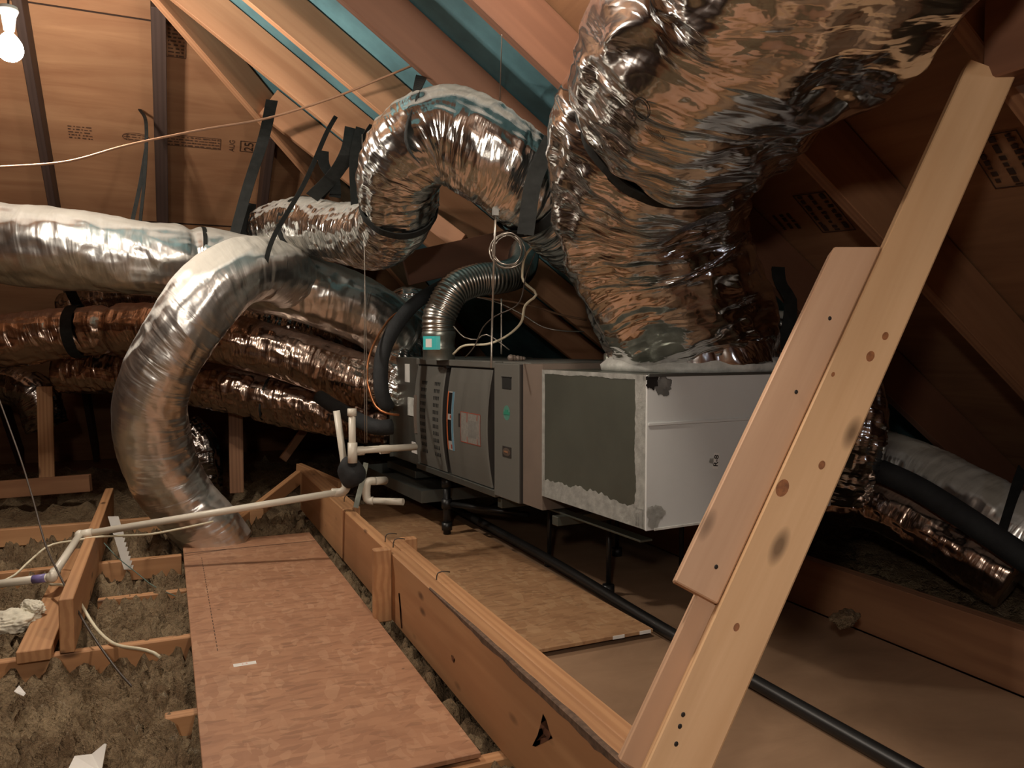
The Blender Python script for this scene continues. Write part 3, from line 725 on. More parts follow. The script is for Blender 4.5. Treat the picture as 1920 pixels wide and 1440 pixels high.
# drain pan under the furnace
DP = empty('drain_pan', FM @ V((0.14, 1.36, -0.052)), FA)
pl = [(-0.32, -0.36, 0.215), (0.50, 0.66, 0.285)]
bm = bmesh.new()
bx(bm, (-0.16, -0.33, 0.222), (0.5, 0.70, 0.226)); bx(bm, (-0.162, -0.33, 0.222), (-0.158, 0.70, 0.285)); bx(bm, (-0.16, -0.332, 0.222), (0.5, -0.328, 0.285)); bx(bm, (0.498, -0.33, 0.222), (0.502, 0.70, 0.285)); bx(bm, (-0.16, 0.698, 0.222), (0.5, 0.702, 0.285))
obj('tray', bm, M['galv'], DP)
bm = bmesh.new(); bx(bm, (-0.15, -0.32, 0.276), (0.48, 0.32, 0.281), 0, 0.001); bx(bm, (-0.06, 0.02, 0.29), (0.4, 0.5, 0.33), 0, 0.003); obj('pan_lining', bm, M['galv'], DP)
tag(DP, 'shallow dark metal drain pan under the coil cabinet', 'tray')
# supports below
SR = empty('unit_support', FM @ V((0.1, 0.1, 0)), FA)
part('cross_rail', (-0.07, 0.12, 0.285), (0.6, 0.16, 0.325), M['galv_dark'], SR, 0.002)
part('cross_rail', (-0.07, -0.34, 0.30), (0.62, -0.30, 0.335), M['galv_dark'], SR, 0.002)
part('long_rail', (-0.03, -0.8, 0.335), (0.02, 1.0, 0.342), M['galv_dark'], SR, 0.001)
for (x_, y_) in ((0.18, -0.32), (0.55, -0.32), (0.18, 0.14), (0.55, 0.14)):
    bm = bmesh.new(); tube_bm(bm, [V((x_, y_, 0.035)), V((x_, y_, 0.34))], 0.010, 10, smooth=False)
    tube_bm(bm, [V((x_, y_, -0.002)), V((x_, y_, 0.036))], 0.024, 10, smooth=False)
    obj('threaded_post', bm, M['black'], SR)
tag(SR, 'low dark support rack carrying the furnace and plenum above the deck', 'support')
# gas drop
q = PZ(838, 1000, 0.03)
GD = empty('gas_drop', (q.x, q.y, 0.028))
for (nm, z_0, z_1, rr) in (('riser', 0.0, 0.30, 0.019), ('coupling', 0.02, 0.06, 0.027), ('coupling', 0.13, 0.18, 0.027), ('coupling', 0.24, 0.29, 0.027)):
    bm = bmesh.new(); tube_bm(bm, [V((0, 0, z_0)), V((0, 0, z_1))], rr, 14, smooth=False); obj(nm, bm, M['black'], GD)
bm = bmesh.new(); tube_bm(bm, [V((0, 0, 0.155)), V((0.32, -0.30, 0.13))], 0.014, 12, smooth=False); obj('branch', bm, M['black'], GD)
tag(GD, 'black gas pipe riser standing below the furnace doors', 'pipe')

# ================================================================== DUCTS
base = PM @ V((0.44, 0.31, pt+0.01))
big = Duct('flexible_duct', [base, base+V((-0.02, 0, 0.14)), P(1243, 500, 2.72), P(1218, 400, 2.58), P(1225, 280, 2.34), P(1303, 155, 1.97), P(1400, 5, 1.64), P(1530, -150, 1.40), V((0.72, 0.45, 2.02)), V((0.2, -0.1, 2.15)), V((-0.6, -1.0, 2.2))],
           lambda t: 0.305, M['foil_big'], 'widest silver flexible duct rising from the plenum to the top right', ridge=0.011, lump=0.022, nseg=240, step=0.008, pinch=((0.26, 0.13, 0.045),), spiral=1.6, crease=9)
def tt(d, px, py):                        # parameter of a duct nearest a photo pixel
    best = (1e9, 0)
    for i, p in enumerate(d.line):
        q = p-EYE
        if q.dot(CF) <= 0.1: continue
        c = (960+FPX*q.dot(CR)/q.dot(CF), 720-FPX*q.dot(CU)/q.dot(CF)); e = (c[0]-px)**2+(c[1]-py)**2
        if e < best[0]: best = (e, i/(len(d.line)-1))
    return best[1]
print('BT', tt(big,1222,345)); band(big, 0.26, 0.050, tilt=(0.0, 0.0), out=0.012)
# sealed collar at the plenum
bm = bmesh.new(); n = 120; rings = []
for k in range(n):
    a = k*2*math.pi/n; c, s_ = math.cos(a), math.sin(a); r1 = 0.335+0.02*nz(c*2, s_*2, 2); hz = 0.045+0.02*nz(c, s_*4, 4)
    rings.append([bm.verts.new((r1*c, r1*s_*0.93, 0)), bm.verts.new(((r1+0.006)*c, (r1+0.006)*s_*0.93, hz*0.5)), bm.verts.new(((r1-0.02)*c, (r1-0.02)*s_*0.93, hz)), bm.verts.new((0.29*c, 0.27*s_, hz)), bm.verts.new((0.28*c, 0.26*s_, 0))])
for k in range(n):
    A, B = rings[k], rings[(k+1) % n]
    for j in range(5): bm.faces.new((A[j], B[j], B[(j+1) % 5], A[(j+1) % 5]))
o = obj('sealed_collar', bm, M['mastic'], smooth=True); o.location = PM @ V((0.44, 0.305, pt+0.001)); o.scale = (1.0, 0.97, 1)
tag(o, 'white brushed sealer collar round the foot of the widest duct', 'collar')

arch = Duct('flexible_duct', [(440, 500, 4.75), (500, 440, 4.55), (570, 424, 4.3), (640, 436, 4.0), (705, 440, 3.65), (745, 400, 3.35), (750, 322, 3.15), (785, 272, 3.02), (850, 255, 2.98), (925, 296, 2.98), (990, 352, 3.08), (1060, 410, 3.3), (1130, 470, 3.6)],
            lambda t: 0.148+0.028*min(1, max(0, (t-0.55)/0.15)), M['foil'], 'silver flexible duct arching up over the vent pipe, behind the hanging wire', ridge=0.007, lump=0.012, nseg=140, step=0.009, pinch=(), crease=24)
tA = tt(arch, 745, 385)
band(arch, tA, 0.035, out=0.008)
band(arch, tt(arch, 985, 375), 0.05, out=0.008)
main = Duct('flexible_duct', [(-190, 438, 3.85), (0, 456, 3.92), (150, 470, 4.02), (290, 487, 4.15), (380, 495, 4.28), (480, 515, 4.38), (600, 552, 4.5), (690, 588, 4.6), (760, 640, 4.72)],
            lambda t: 0.198-0.025*max(0, t-0.35), M['foil_smooth'], 'thick pale silver duct running in from the left edge, level with the furnace vent', ridge=0.0045, lump=0.018, nseg=140, step=0.012, pinch=((0.51, 0.12, 0.03),), crease=10)
band(main, tt(main, 372, 495), 0.02, out=0.0)
drop = Duct('flexible_duct', [(545, 525, 4.38), (505, 508, 4.05), (455, 508, 3.84), (400, 545, 3.72), (345, 615, 3.66), (297, 700, 3.66), (280, 780, 3.70), (296, 860, 3.76), (335, 930, 3.85), (390, 990, 3.92), (420, 1030, 3.96)],
            lambda t: 0.160-0.03*max(0, t-0.6), M['foil_dusty'], 'pale dusty duct curving down in an arc to the floor at the left', ridge=0.003, lump=0.018, nseg=140, step=0.010, crease=12)
mid = Duct('flexible_duct', [(-190, 645, 4.72), (0, 640, 4.75), (140, 622, 4.82), (300, 618, 4.82), (430, 638, 4.72), (560, 672, 4.68), (700, 722, 4.68)],
           lambda t: 0.152, M['foil_brown'], 'brownish foil duct crossing behind the arc duct from the left edge', ridge=0.006, lump=0.014, nseg=110, step=0.012, pinch=((0.42, 0.16, 0.03),), crease=16)
low = Duct('flexible_duct', [(120, 690, 5.1), (260, 700, 5.08), (400, 722, 4.98), (520, 748, 4.92), (640, 775, 4.9), (740, 800, 4.9)],
           lambda t: 0.150, M['foil_brown'], 'lowest brown foil duct of the bundle beside the capped white pipe', ridge=0.008, lump=0.014, nseg=110, step=0.012, pinch=((0.60, 0.10, 0.02),), crease=18)
band(low, tt(low, 508, 748), 0.012, out=0.003)
back = Duct('flexible_duct', [(130, 590, 5.25), (240, 560, 5.2), (350, 570, 5.15), (450, 600, 5.12), (560, 620, 5.1), (690, 650, 5.0), (760, 690, 4.95)],
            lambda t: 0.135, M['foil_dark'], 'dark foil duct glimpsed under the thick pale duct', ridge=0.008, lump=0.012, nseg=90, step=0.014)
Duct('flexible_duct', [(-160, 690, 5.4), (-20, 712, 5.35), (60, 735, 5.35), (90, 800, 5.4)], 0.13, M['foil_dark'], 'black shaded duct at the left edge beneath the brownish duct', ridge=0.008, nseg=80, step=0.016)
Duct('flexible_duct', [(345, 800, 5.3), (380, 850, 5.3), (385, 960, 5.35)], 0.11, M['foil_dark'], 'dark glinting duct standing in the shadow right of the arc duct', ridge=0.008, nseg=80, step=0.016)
ret = Duct('flexible_duct', [(770, 560, 4.85), (768, 620, 4.75), (745, 690, 4.62), (730, 760, 4.6)], 0.125, M['foil'], 'short foil duct dropping behind the coil cabinet and vent', ridge=0.008, nseg=100, step=0.012)
# right hand ducts
rside = Duct('flexible_duct', [(1400, 640, 3.35), (1470, 640, 3.3), (1550, 670, 3.2), (1600, 745, 3.1), (1598, 830, 3.1), (1570, 920, 3.2)], lambda t: 0.118, M['foil'], 'silver duct dropping behind the leaning brace, right of the plenum', ridge=0.009, lump=0.01, nseg=110, step=0.010, crease=26)
rg = Duct('flexible_duct', [(1560, 860, 3.65), (1640, 868, 3.55), (1730, 900, 3.4), (1820, 945, 3.2), (1900, 995, 3.05), (2000, 1060, 2.9)], lambda t: 0.15, M['foil_dusty'], 'grey dusty duct lying low at the far right under the roof', ridge=0.004, lump=0.012, nseg=110, step=0.012)
rb = Duct('flexible_duct', [(1560, 935, 3.35), (1640, 945, 3.25), (1720, 985, 3.1), (1800, 1030, 2.98), (1900, 1090, 2.85)], lambda t: 0.105, M['foil_brown'], 'brown foil duct below the grey one at the far right', ridge=0.005, lump=0.014, nseg=90, step=0.012)
tube('insulated_line', [P(1590, 855, 3.2), P(1640, 878, 3.1), (P(1720, 915, 2.98)), P(1830, 985, 2.8), P(1960, 1075, 2.65)], 0.045, M['rubber'], seg=18)
tag(bpy.context.scene.objects['insulated_line'], 'thick black foam covered line crossing the ducts at the far right', 'pipe')

# flue vent
VP0 = FM @ V((0.10, 0.93, 0)); 
g = P(823, 664, 3.86)
VR = empty('vent_pipe', (g.x, g.y, zt))
vb = V((g.x, g.y, zt))
def lathe_bm(bm, prof, seg=40, c=V((0, 0, 0))):
    rs = [[bm.verts.new(c+V((r_*math.cos(k*2*math.pi/seg), r_*math.sin(k*2*math.pi/seg), z_))) for k in range(seg)] for r_, z_ in prof]
    for i in range(len(rs)-1):
        for k in range(seg): bm.faces.new((rs[i][k], rs[i][(k+1) % seg], rs[i+1][(k+1) % seg], rs[i+1][k])).smooth = True
bm = bmesh.new(); lathe_bm(bm, [(0.078, 0.0), (0.078, 0.045), (0.081, 0.047), (0.081, 0.06), (0.077, 0.065), (0.077, 0.10), (0.083, 0.115), (0.083, 0.135), (0.079, 0.14)]); obj('collar', bm, M['galv'], VR)
top = P(823, 608, 3.86)-vb
zc_ = 0.14
pts = [V((0, 0, zc_)), V((0, 0, zc_+0.06)), P(829, 582, 3.86)-vb, P(852, 543, 3.88)-vb, P(895, 525, 3.95)-vb, P(940, 520, 4.02)-vb, P(975, 505, 4.15)-vb, P(985, 460, 4.4)-vb]
line, L = resample(crom(pts, 0.01), 0.0045); fr = frames(line); bm = bmesh.new(); prev = None
for i, (p, (t, n_, b_)) in enumerate(zip(line, fr)):
    rr = 0.080+0.0032*math.sin(i*math.pi/2.0); ring = [bm.verts.new(p+(n_*math.cos(k*2*math.pi/40)+b_*math.sin(k*2*math.pi/40))*rr) for k in range(40)]
    if prev:
        for k in range(40): bm.faces.new((prev[k], prev[(k+1) % 40], ring[(k+1) % 40], ring[k])).smooth = True
    prev = ring
obj('corrugated_bend', bm, M['alu'], VR)
bm = bmesh.new()
for k in range(10):
    a0 = math.radians(186+k*7); a1 = math.radians(186+(k+1)*7)
    vs = [bm.verts.new((0.0835*math.cos(a), 0.0835*math.sin(a), z_)) for a, z_ in ((a0, 0.05), (a1, 0.05), (a1, 0.115), (a0, 0.115))]; bm.faces.new(vs)
st = obj('teal_label', bm, M['teal'], VR)
bm = bmesh.new()
for k in range(5):
    a0 = math.radians(203+k*5); a1 = math.radians(203+(k+1)*5)
    vs = [bm.verts.new((0.0845*math.cos(a), 0.0845*math.sin(a), z_)) for a, z_ in ((a0, 0.062), (a1, 0.062), (a1, 0.102), (a0, 0.102))]; bm.faces.new(vs)
obj('label_panel', bm, M['white'], st)
tag(VR, 'corrugated metal vent pipe bending up from the furnace top', 'pipe')

# ================================================================== LEANING BRACE
BR = empty('leaning_brace', PZ(1265, 1455, 0.0))
bt, bb = P(1848, 152, 1.58), P(1262, 1460, 1.24)
ax = (bt-bb).normalized(); nrm = (V((-0.60, -0.80, 0)) - ax*V((-0.60, -0.80, 0)).dot(ax)).normalized(); side = ax.cross(nrm)
if side.dot(CR) < 0: side = -side
def brace_part(name, a, b, w_, h_, mat, sx, dp, cut0=0.0, cut1=0.0):
    # w_ = thickness (towards viewer), h_ = visible width
    o = lumber(name, a+side*sx-nrm*dp, b+side*sx-nrm*dp, w_, h_, mat, up=side, cut0=cut0, cut1=cut1); mw = o.matrix_basis.copy(); o.parent = BR
    o.matrix_parent_inverse = Matrix.Translation(-BR.location); o.matrix_basis = mw; return o
full = (bt-bb).length
brace_part('front_board', bb-ax*0.02, bt+ax*0.02, 0.038, 0.092, M['pine'], -0.002, 0.0)
cl0 = P(1322, 1122, 1.32); s0 = (cl0-bb).dot(ax); cl1 = P(1605, 472, 1.50); s1 = (cl1-bb).dot(ax)
brace_part('side_cleat', bb+ax*s0, bb+ax*s1, 0.038, 0.078, M['pine_pink'], -0.088, 0.012, 0.0, 0.020)  # cleat stops at the shadow edge; its shaded upper stretch is left off
brace_part('rear_board', bb-ax*0.02, bb+ax*(s0+0.25), 0.038, 0.089, M['pine_pink'], -0.038, 0.040)
for (px, py) in ((1556, 597), (1493, 735), (1343, 1063), (1281, 1340), (1275, 1362), (1268, 1395)):
    f_ = CF + CR*((px-960)/FPX) + CU*((720-py)/FPX)
    for dpn in ((0.012 if px < 1400 or px > 1480 else 0.012),):
        onfront = (px in (1281, 1275, 1268)); pl0 = bb - nrm*(0.0 if onfront else 0.012) + nrm*0.0195
        t_ = (pl0-EYE).dot(nrm)/f_.dot(nrm); q = EYE+f_*t_
        bm = bmesh.new(); bmesh.ops.create_uvsphere(bm, u_segments=8, v_segments=6, radius=0.0042, matrix=Matrix.Translation(q-BR.location) @ Matrix.Diagonal((1, 0.5, 1, 1)))
        obj('nail_hole', bm, M['ink'], BR)
KM = flat('knot_wood', (0.26, 0.095, 0.03), 0.6, 0, 0.35, 90)
for (px, py, rr) in ((1467, 915, 0.0135), (1541, 872, 0.007), (1632, 668, 0.009), (1660, 630, 0.007), (1562, 702, 0.004), (1381, 1176, 0.006)):
    f_ = CF + CR*((px-960)/FPX) + CU*((720-py)/FPX); t_ = (bb+nrm*0.0192-EYE).dot(nrm)/f_.dot(nrm); q = EYE+f_*t_-BR.location; bm = bmesh.new()
    m_ = Matrix((side, ax, nrm)).transposed().to_4x4(); bmesh.ops.create_circle(bm, cap_ends=True, segments=20, radius=rr, matrix=Matrix.Translation(q) @ m_ @ Matrix.Diagonal((0.75, 1.2, 1, 1)))
    obj('knot', bm, KM, BR)
tag(BR, 'pale pine brace with a nailed cleat leaning across the right foreground', 'brace')

# ================================================================== straps
def PB(px, py, dz=0.01):                 # point on the end slope rafters/boarding
    r = CF + CR*((px-960)/FPX) + CU*((720-py)/FPX)
    k = (ZR+RD-dz + TS*HY - TS*0 - EYE.z + 0)/1.0
    t = (ZR+RD-dz-EYE.z+TS*HY)/(r.z+TS*r.y); return EYE+r*t
def PA(px, py, dz=0.0):                  # point on the underside of the main rafters
    r = CF + CR*((px-960)/FPX) + CU*((720-py)/FPX); t = (ZR-dz-EYE.z)/(r.z+TS*r.x); return EYE+r*t
strap('thin black strap with a knotted end hanging at the left by the jack rafter', [PB(262, 205, 0.03), P(274, 232, 4.3), P(272, 320, 4.28), P(262, 425, 4.2)], 0.018, (1, 0, 0), 0.6)
strap('second black strap leaning from the knotted one down to the pale duct', [P(274, 280, 4.32), P(262, 350, 4.28), P(248, 415, 4.2)], 0.02)
strap('broad twisted black strap hanging off the low end of the hip', [PA(510, 188, 0.02), P(494, 260, 4.45), P(465, 350, 4.4), P(440, 440, 4.35)], 0.06, (1, 0, 0), 0.5)
strap('small black strap tail left of the arched duct at its low end', [P(472, 382, 4.5), P(468, 405, 4.45), P(450, 445, 4.4)], 0.05, (1, 0, 0))
strap('narrow black strap from a tan rafter down round the pale duct bend', [PA(630, 218, 0.01), P(612, 250, 3.9), P(570, 345, 3.82), P(515, 440, 3.78), P(499, 490, 3.76), P(497, 520, 3.78)], 0.022, side=(1, 0.2, 0))
strap('black strap nailed below the blue strip left of the arched duct', [PA(660, 240, 0.01), P(652, 285, 3.8), P(625, 330, 3.9), P(585, 370, 4.0)], 0.07, (1, 0, 0), 0.3)
strap('black strap hanging straight down left of the arched duct', [PA(676, 240, 0.01), P(664, 300, 3.75), P(668, 400, 3.7), P(674, 470, 3.68)], 0.045, (1, 0, 0), 0.4)
strap('short black strap end on the lower rafter beside the narrow strap', [P(606, 283, 4.3), P(608, 310, 4.25), P(628, 340, 4.2), P(628, 370, 4.2)], 0.06)
tb = tt(arch, 572, 424)
hanger('grey black strap looped round the low left end of the arched duct', arch, tb, [[P(700, 235, 3.75), P(655, 300, 3.95), P(600, 372, 4.2)]], 0.045, side=(1, 0, 0))
tb = tt(arch, 795, 250)
strap('twisted black strap draped over the crown of the arched duct', [PA(790, 143, 0.0), P(782, 170, 2.9), P(768, 205, 2.86), P(760, 245, 2.83), P(766, 280, 2.83), P(786, 305, 2.84)], 0.042, (1, 0, 0), 2.2)
tb = tt(mid, 148, 622)
hanger('wide black strap round the brownish duct at the left', mid, tb, [[mid.at(tb)[0]+V((0, 0, 0.15)), P(128, 530, 4.7), P(118, 430, 4.6)]], 0.065, side=(1, 0, 0))
strap('black strap dropping between the arched duct and the widest duct', [P(1034, 262, 2.82), P(1016, 300, 2.80), P(998, 350, 2.79), P(985, 440, 2.80)], 0.06, (1, 0, 0), 0.5)
strap('black strap hanging beside the widest duct, just left of the brace', [P(1458, 482, 3.0), P(1462, 530, 2.95), P(1482, 560, 2.93), P(1476, 620, 2.92), P(1452, 668, 2.95)], 0.06, (1, 0, 0))
strap('black strap hanging below the dark roof at the far right', [P(1918, 880, 2.95), P(1900, 930, 2.9), P(1878, 1000, 2.88)], 0.05, (1, 0, 0))

# ================================================================== wires
def wire(name, pts, r, mat, label, cat='wire', **k):
    return tag(tube(name, pts, r, mat, **k), label, cat)
wire('sagging_wire', [P(-60, 316, 2.9), P(0, 313, 2.95), P(125, 303, 3.05), P(240, 272, 3.1), P(380, 243, 3.2), P(500, 222, 3.3), P(620, 185, 3.3), P(720, 145, 3.25), P(790, 117, 3.2), P(815, 120, 3.2), P(835, 140, 3.15)], 0.0048, M['wire_brown'], 'long sagging wire strung across the upper left to a dark rafter', seg=6)
wire('hanging_wire', [PA(941, 65), P(937, 200, 3.15), P(933, 320, 3.0), P(929, 415, 2.95)], 0.0022, M['wire'], 'thin bright wire hanging in front of the arched duct', seg=6, step=0.1)
wire('hanging_wire', [P(929, 412, 2.93), P(926, 500, 3.0), P(923, 600, 3.15), P(921, 690, 3.10)], 0.0045, M['wire'], 'wire pair hanging through the coil down to the furnace front', seg=6, step=0.1)
wire('hanging_wire', [P(679, 252, 3.5), P(681, 400, 3.4), P(686, 600, 3.45), P(688, 830, 3.55)], 0.0022, M['wire'], 'thin wire hanging left of the furnace to the white drain pipe', seg=6, step=0.1)
wire('hanging_wire', [P(684, 480, 3.5), P(683, 650, 3.55), P(684, 830, 3.6)], 0.0018, M['wire'], 'second thin wire ending at the white drain pipe behind the first', seg=6, step=0.1)
wire('hanging_wire', [P(940, 560, 3.7), P(940, 664, 3.7)], 0.004, M['wire'], 'short pale wire standing on the furnace top behind the loops', seg=6)
tag(box('wire_clip', V((0, 0, 0)), V((0.022, 0.012, 0.03)), M['grey_mastic']), 'small grey clip where the hanging wire meets the arched duct', 'clip').location = P(929, 404, 2.94)
bm = bmesh.new(); c0 = P(950, 470, 3.0); rnd = random.Random(3)
for k in range(5):
    a0 = 0.2*k; cc = V((rnd.uniform(-.006, .006), rnd.uniform(-.02, .02), rnd.uniform(-.004, .004))); rr = 0.058+rnd.uniform(-.006, .007)
    tube_bm(bm, [cc+CR*math.cos(a)*rr+CU*math.sin(a)*rr*1.05+CF*0.02*math.sin(a*2+k) for a in [i*2*math.pi/16 for i in range(17)]], 0.0024, 6, 0.02)
o = obj('wire_coil', bm, M['wire']); o.location = c0; tag(o, 'coiled steel wire loop hanging above the vent pipe', 'wire')
ft = zt+0.004
wire('cream_cable', [P(1006, 455, 3.25), P(985, 480, 3.3), P(979, 515, 3.35), P(983, 530, 3.35), P(1006, 552, 3.3), P(985, 572, 3.35), P(977, 605, 3.4), P(950, 630, 3.5), P(915, 645, 3.58), P(870, 648, 3.66), P(850, 664, 3.72)], 0.0055, M['cream'], 'thick cream cable kinking down onto the furnace top', 'cable', seg=8, step=0.02)
wire('black_cable', [P(1003, 475, 3.25), P(985, 520, 3.3), P(978, 560, 3.3), P(962, 578, 3.35), P(930, 592, 3.4), P(905, 615, 3.5), P(890, 650, 3.55), P(872, 670, 3.6)], 0.003, M['wire_dark'], 'thin black cable looping beside the cream cable', 'cable', seg=6)
wire('brown_cable', [P(885, 556, 4.0), P(960, 566, 4.05), P(1010, 577, 4.1), P(1050, 590, 4.15), P(1100, 600, 4.2)], 0.0055, M['wire_brown'], 'straight tan cable passing behind the loops to the widest duct', 'cable', seg=6)
wire('thin_cable', [P(895, 557, 3.95), P(940, 570, 4.0), P(985, 593, 4.0), P(1015, 612, 4.0), P(1050, 620, 4.0), P(1095, 622, 4.05)], 0.003, M['wire'], 'thin grey cable drooping below the tan one', 'cable', seg=6)
wire('grey_cable', [P(851, 612, 3.7), P(870, 632, 3.6), P(895, 637, 3.6), P(905, 628, 3.58), P(920, 630, 3.55), P(955, 656, 3.55)], 0.003, M['wire'], 'grey cable arcing from the vent pipe across the furnace top', 'cable', seg=6)
bm = bmesh.new()
for k in range(5):
    bmesh.ops.create_uvsphere(bm, u_segments=12, v_segments=8, radius=0.016-0.0015*k, matrix=Matrix.Translation((0.016*k, 0.004*math.sin(k*2), 0.014-0.001*k)))
o = obj('wire_bundle', bm, M['furn_brown'], smooth=True); g = P(958, 662, 3.55); o.location = V((g.x, g.y, zt)); tag(o, 'small taped wire bundle on the furnace top behind the blower panel', 'wire')
# refrigerant lines
wire('insulated_line', [P(728, 765, 3.95), P(716, 740, 3.92), P(714, 690, 3.92), P(722, 650, 3.95), P(750, 600, 4.05), P(790, 560, 4.2), P(860, 520, 4.5)], 0.037, M['rubber'], 'thick black foam line rising at the far end of the furnace', 'pipe', seg=18)
wire('insulated_line', [P(735, 800, 4.0), P(700, 800, 4.0), P(640, 770, 4.3), P(600, 745, 4.5)], 0.04, M['rubber'], 'black foam line running left from the coil cabinet under the brown ducts', 'pipe', seg=18)
wire('copper_tube', [P(748, 778, 3.78), P(722, 774, 3.75), P(703, 760, 3.75), P(692, 730, 3.75), P(688, 700, 3.78), P(695, 660, 3.85), P(715, 620, 3.95), P(740, 590, 4.1), P(790, 565, 4.3)], 0.006, M['copper'], 'copper tube curving round the black foam line', 'pipe', seg=10)

# ================================================================== drain piping
def pipe_set(name, loc, label): 
    return tag(empty(name, loc), label, 'pipe')
g0 = P(652, 930, 3.55)
D1 = pipe_set('drain_pipe', (g0.x, g0.y, g0.z), 'long pale drain pipe running left over the upright board and off the frame')
def dp(parent, nm, pts, r, mat='pvc', seg=16):
    bm = bmesh.new(); tube_bm(bm, [V(p)-V(parent.location) for p in pts], r, seg, smooth=False); return obj(nm, bm, M[mat], parent)
Rp = 0.0155
e1 = P(150, 1003, 3.35); e2 = P(97, 1082, 2.98); e3 = P(-40, 1100, 2.98)
dp(D1, 'long_run', [P(640, 922, 3.55), e1], Rp); dp(D1, 'diagonal_run', [e1, e2], Rp); dp(D1, 'end_run', [e2, e3], Rp)
dp(D1, 'riser', [P(650, 918, 3.55), P(644, 860, 3.55), P(631, 770, 3.55)], Rp)
bm = bmesh.new(); tube_bm(bm, [P(622, 924, 3.55)-g0, P(640, 923, 3.55)-g0, P(649, 915, 3.55)-g0, P(648, 900, 3.55)-g0], 0.020, 14, 0.01); obj('elbow', bm, M['pvc'], D1)
for c, nm in ((e1, 'elbow'), (e2, 'elbow')):
    bm = bmesh.new(); bmesh.ops.create_uvsphere(bm, u_segments=16, v_segments=10, radius=0.0215, matrix=Matrix.Translation(c-g0)); obj(nm, bm, M['pvc'], D1, smooth=True)
dp(D1, 'socket', [e1, e1+(P(640, 922, 3.55)-e1).normalized()*0.05], 0.020); dp(D1, 'socket', [e2, e2+(e1-e2).normalized()*0.045], 0.020)
dp(D1, 'primer_stain', [e2+(e3-e2).normalized()*0.02, e2+(e3-e2).normalized()*0.07], 0.0163, 'pvc_purple')
g1 = P(662, 850, 3.42); D2_ = pipe_set('trap_pipe', (g1.x, g1.y, g1.z), 'white capped standpipe with a branch running to the furnace')
dp(D2_, 'standpipe', [P(661, 868, 3.42), P(660, 775, 3.42)], Rp); dp(D2_, 'tee', [P(661, 868, 3.42), P(661, 830, 3.42)], 0.021)
dp(D2_, 'cap', [P(660, 780, 3.42), P(660, 766, 3.42)], 0.020)
dp(D2_, 'branch', [P(662, 845, 3.42), P(780, 838, 3.62)], Rp); dp(D2_, 'coupling', [P(713, 843, 3.52), P(729, 842, 3.545)], 0.020); dp(D2_, 'branch_socket', [P(667, 846, 3.44), P(682, 845, 3.46)], 0.020)
bm = bmesh.new(); bmesh.ops.create_icosphere(bm, subdivisions=4, radius=0.06)
for v in bm.verts:
    v.co = V((v.co.x*1.0, v.co.y*0.8, v.co.z*1.15)); v.co *= 1+0.3*noise.noise(v.co*14)
o = obj('foam_wrap', bm, M['rubber'], smooth=True); o.location = P(658, 885, 3.46); tag(o, 'lumpy black foam wrap round the foot of the capped standpipe', 'wrap')
g2 = P(690, 920, 3.62); D3_ = pipe_set('pan_drain', (g2.x, g2.y, g2.z), 'short white elbow piping below the drain pan')
dp(D3_, 'stub', [P(722, 901, 3.7), P(700, 902, 3.62)], 0.019); 
bm = bmesh.new(); tube_bm(bm, [P(703, 902, 3.62)-g2, P(690, 903, 3.6)-g2, P(687, 915, 3.6)-g2, P(687, 930, 3.6)-g2, P(690, 938, 3.6)-g2, P(700, 939, 3.6)-g2], 0.019, 14, 0.01); obj('elbow', bm, M['pvc'], D3_)
dp(D3_, 'outlet', [P(698, 939, 3.6), P(756, 941, 3.55)], Rp)
strap('perforated metal strap from the drain pan down to the beam', [P(686, 868, 3.5), P(680, 900, 3.46), P(672, 930, 3.42), P(667, 952, 3.4)], 0.022, (1, 0, 0)).data.materials[0] = M['galv_dark']

# ================================================================== small things on the floor
# depth marker
q0, q1 = P(243, 1068, 3.45), P(212, 968, 3.62)
MR = empty('depth_marker', q0); axm = (q1-q0); Lm = axm.length; axm.normalize(); sm = CR
bm = bmesh.new(); hw = 0.0245
for k in range(12):
    a = axm*Lm*k/12; b = axm*Lm*(k+1)/12; notch = 0.012 if k < 8 else 0
    vs = [bm.verts.new(p) for p in (a-sm*hw, a+sm*(hw-notch), b+sm*hw, b-sm*hw)]; bm.faces.new(vs)
bmesh.ops.solidify(bm, geom=bm.faces[:], thickness=0.002); obj('card', bm, M['white'], MR)
tag(MR, 'white notched cardboard depth marker standing in the insulation', 'marker')
zi = 0.0
wire('cream_cable', [P(0, 1092, 3.0), P(28, 1078, 3.05), P(60, 1048, 3.15), P(95, 1022, 3.3), P(140, 1014, 3.3), P(190, 1006, 3.35), P(270, 1003, 3.5), P(330, 993, 3.6), P(400, 978, 3.7)], 0.005, M['cream'], 'cream cable lying beside the long pale drain pipe', 'cable', seg=6)
wire('cream_cable', [P(95, 1096, 2.95), P(128, 1100, 2.8), P(150, 1130, 2.78), P(180, 1178, 2.68), P(215, 1208, 2.58), P(258, 1216, 2.53), P(285, 1222, 2.52), P(300, 1232, 2.5)], 0.0055, M['cream'], 'cream cable curling over the upright board onto the near joist', 'cable', seg=8)
wire('black_cable', [P(-5, 740, 3.6), P(35, 850, 3.4), P(60, 930, 3.2), P(85, 1020, 3.0), P(110, 1075, 2.85), P(160, 1170, 2.6), P(215, 1250, 2.45), P(250, 1290, 2.36)], 0.0035, M['wire_dark'], 'thin dark cable slanting down the left side into the insulation', 'cable', seg=6)
wire('teal_cable', [P(195, 1018, 3.45), P(220, 1045, 3.4), P(255, 1073, 3.3), P(290, 1100, 3.2), P(340, 1122, 3.08)], 0.0022, M['teal_wire'], 'thin teal wire trailing from the depth marker to the strand board', 'wire', seg=6)
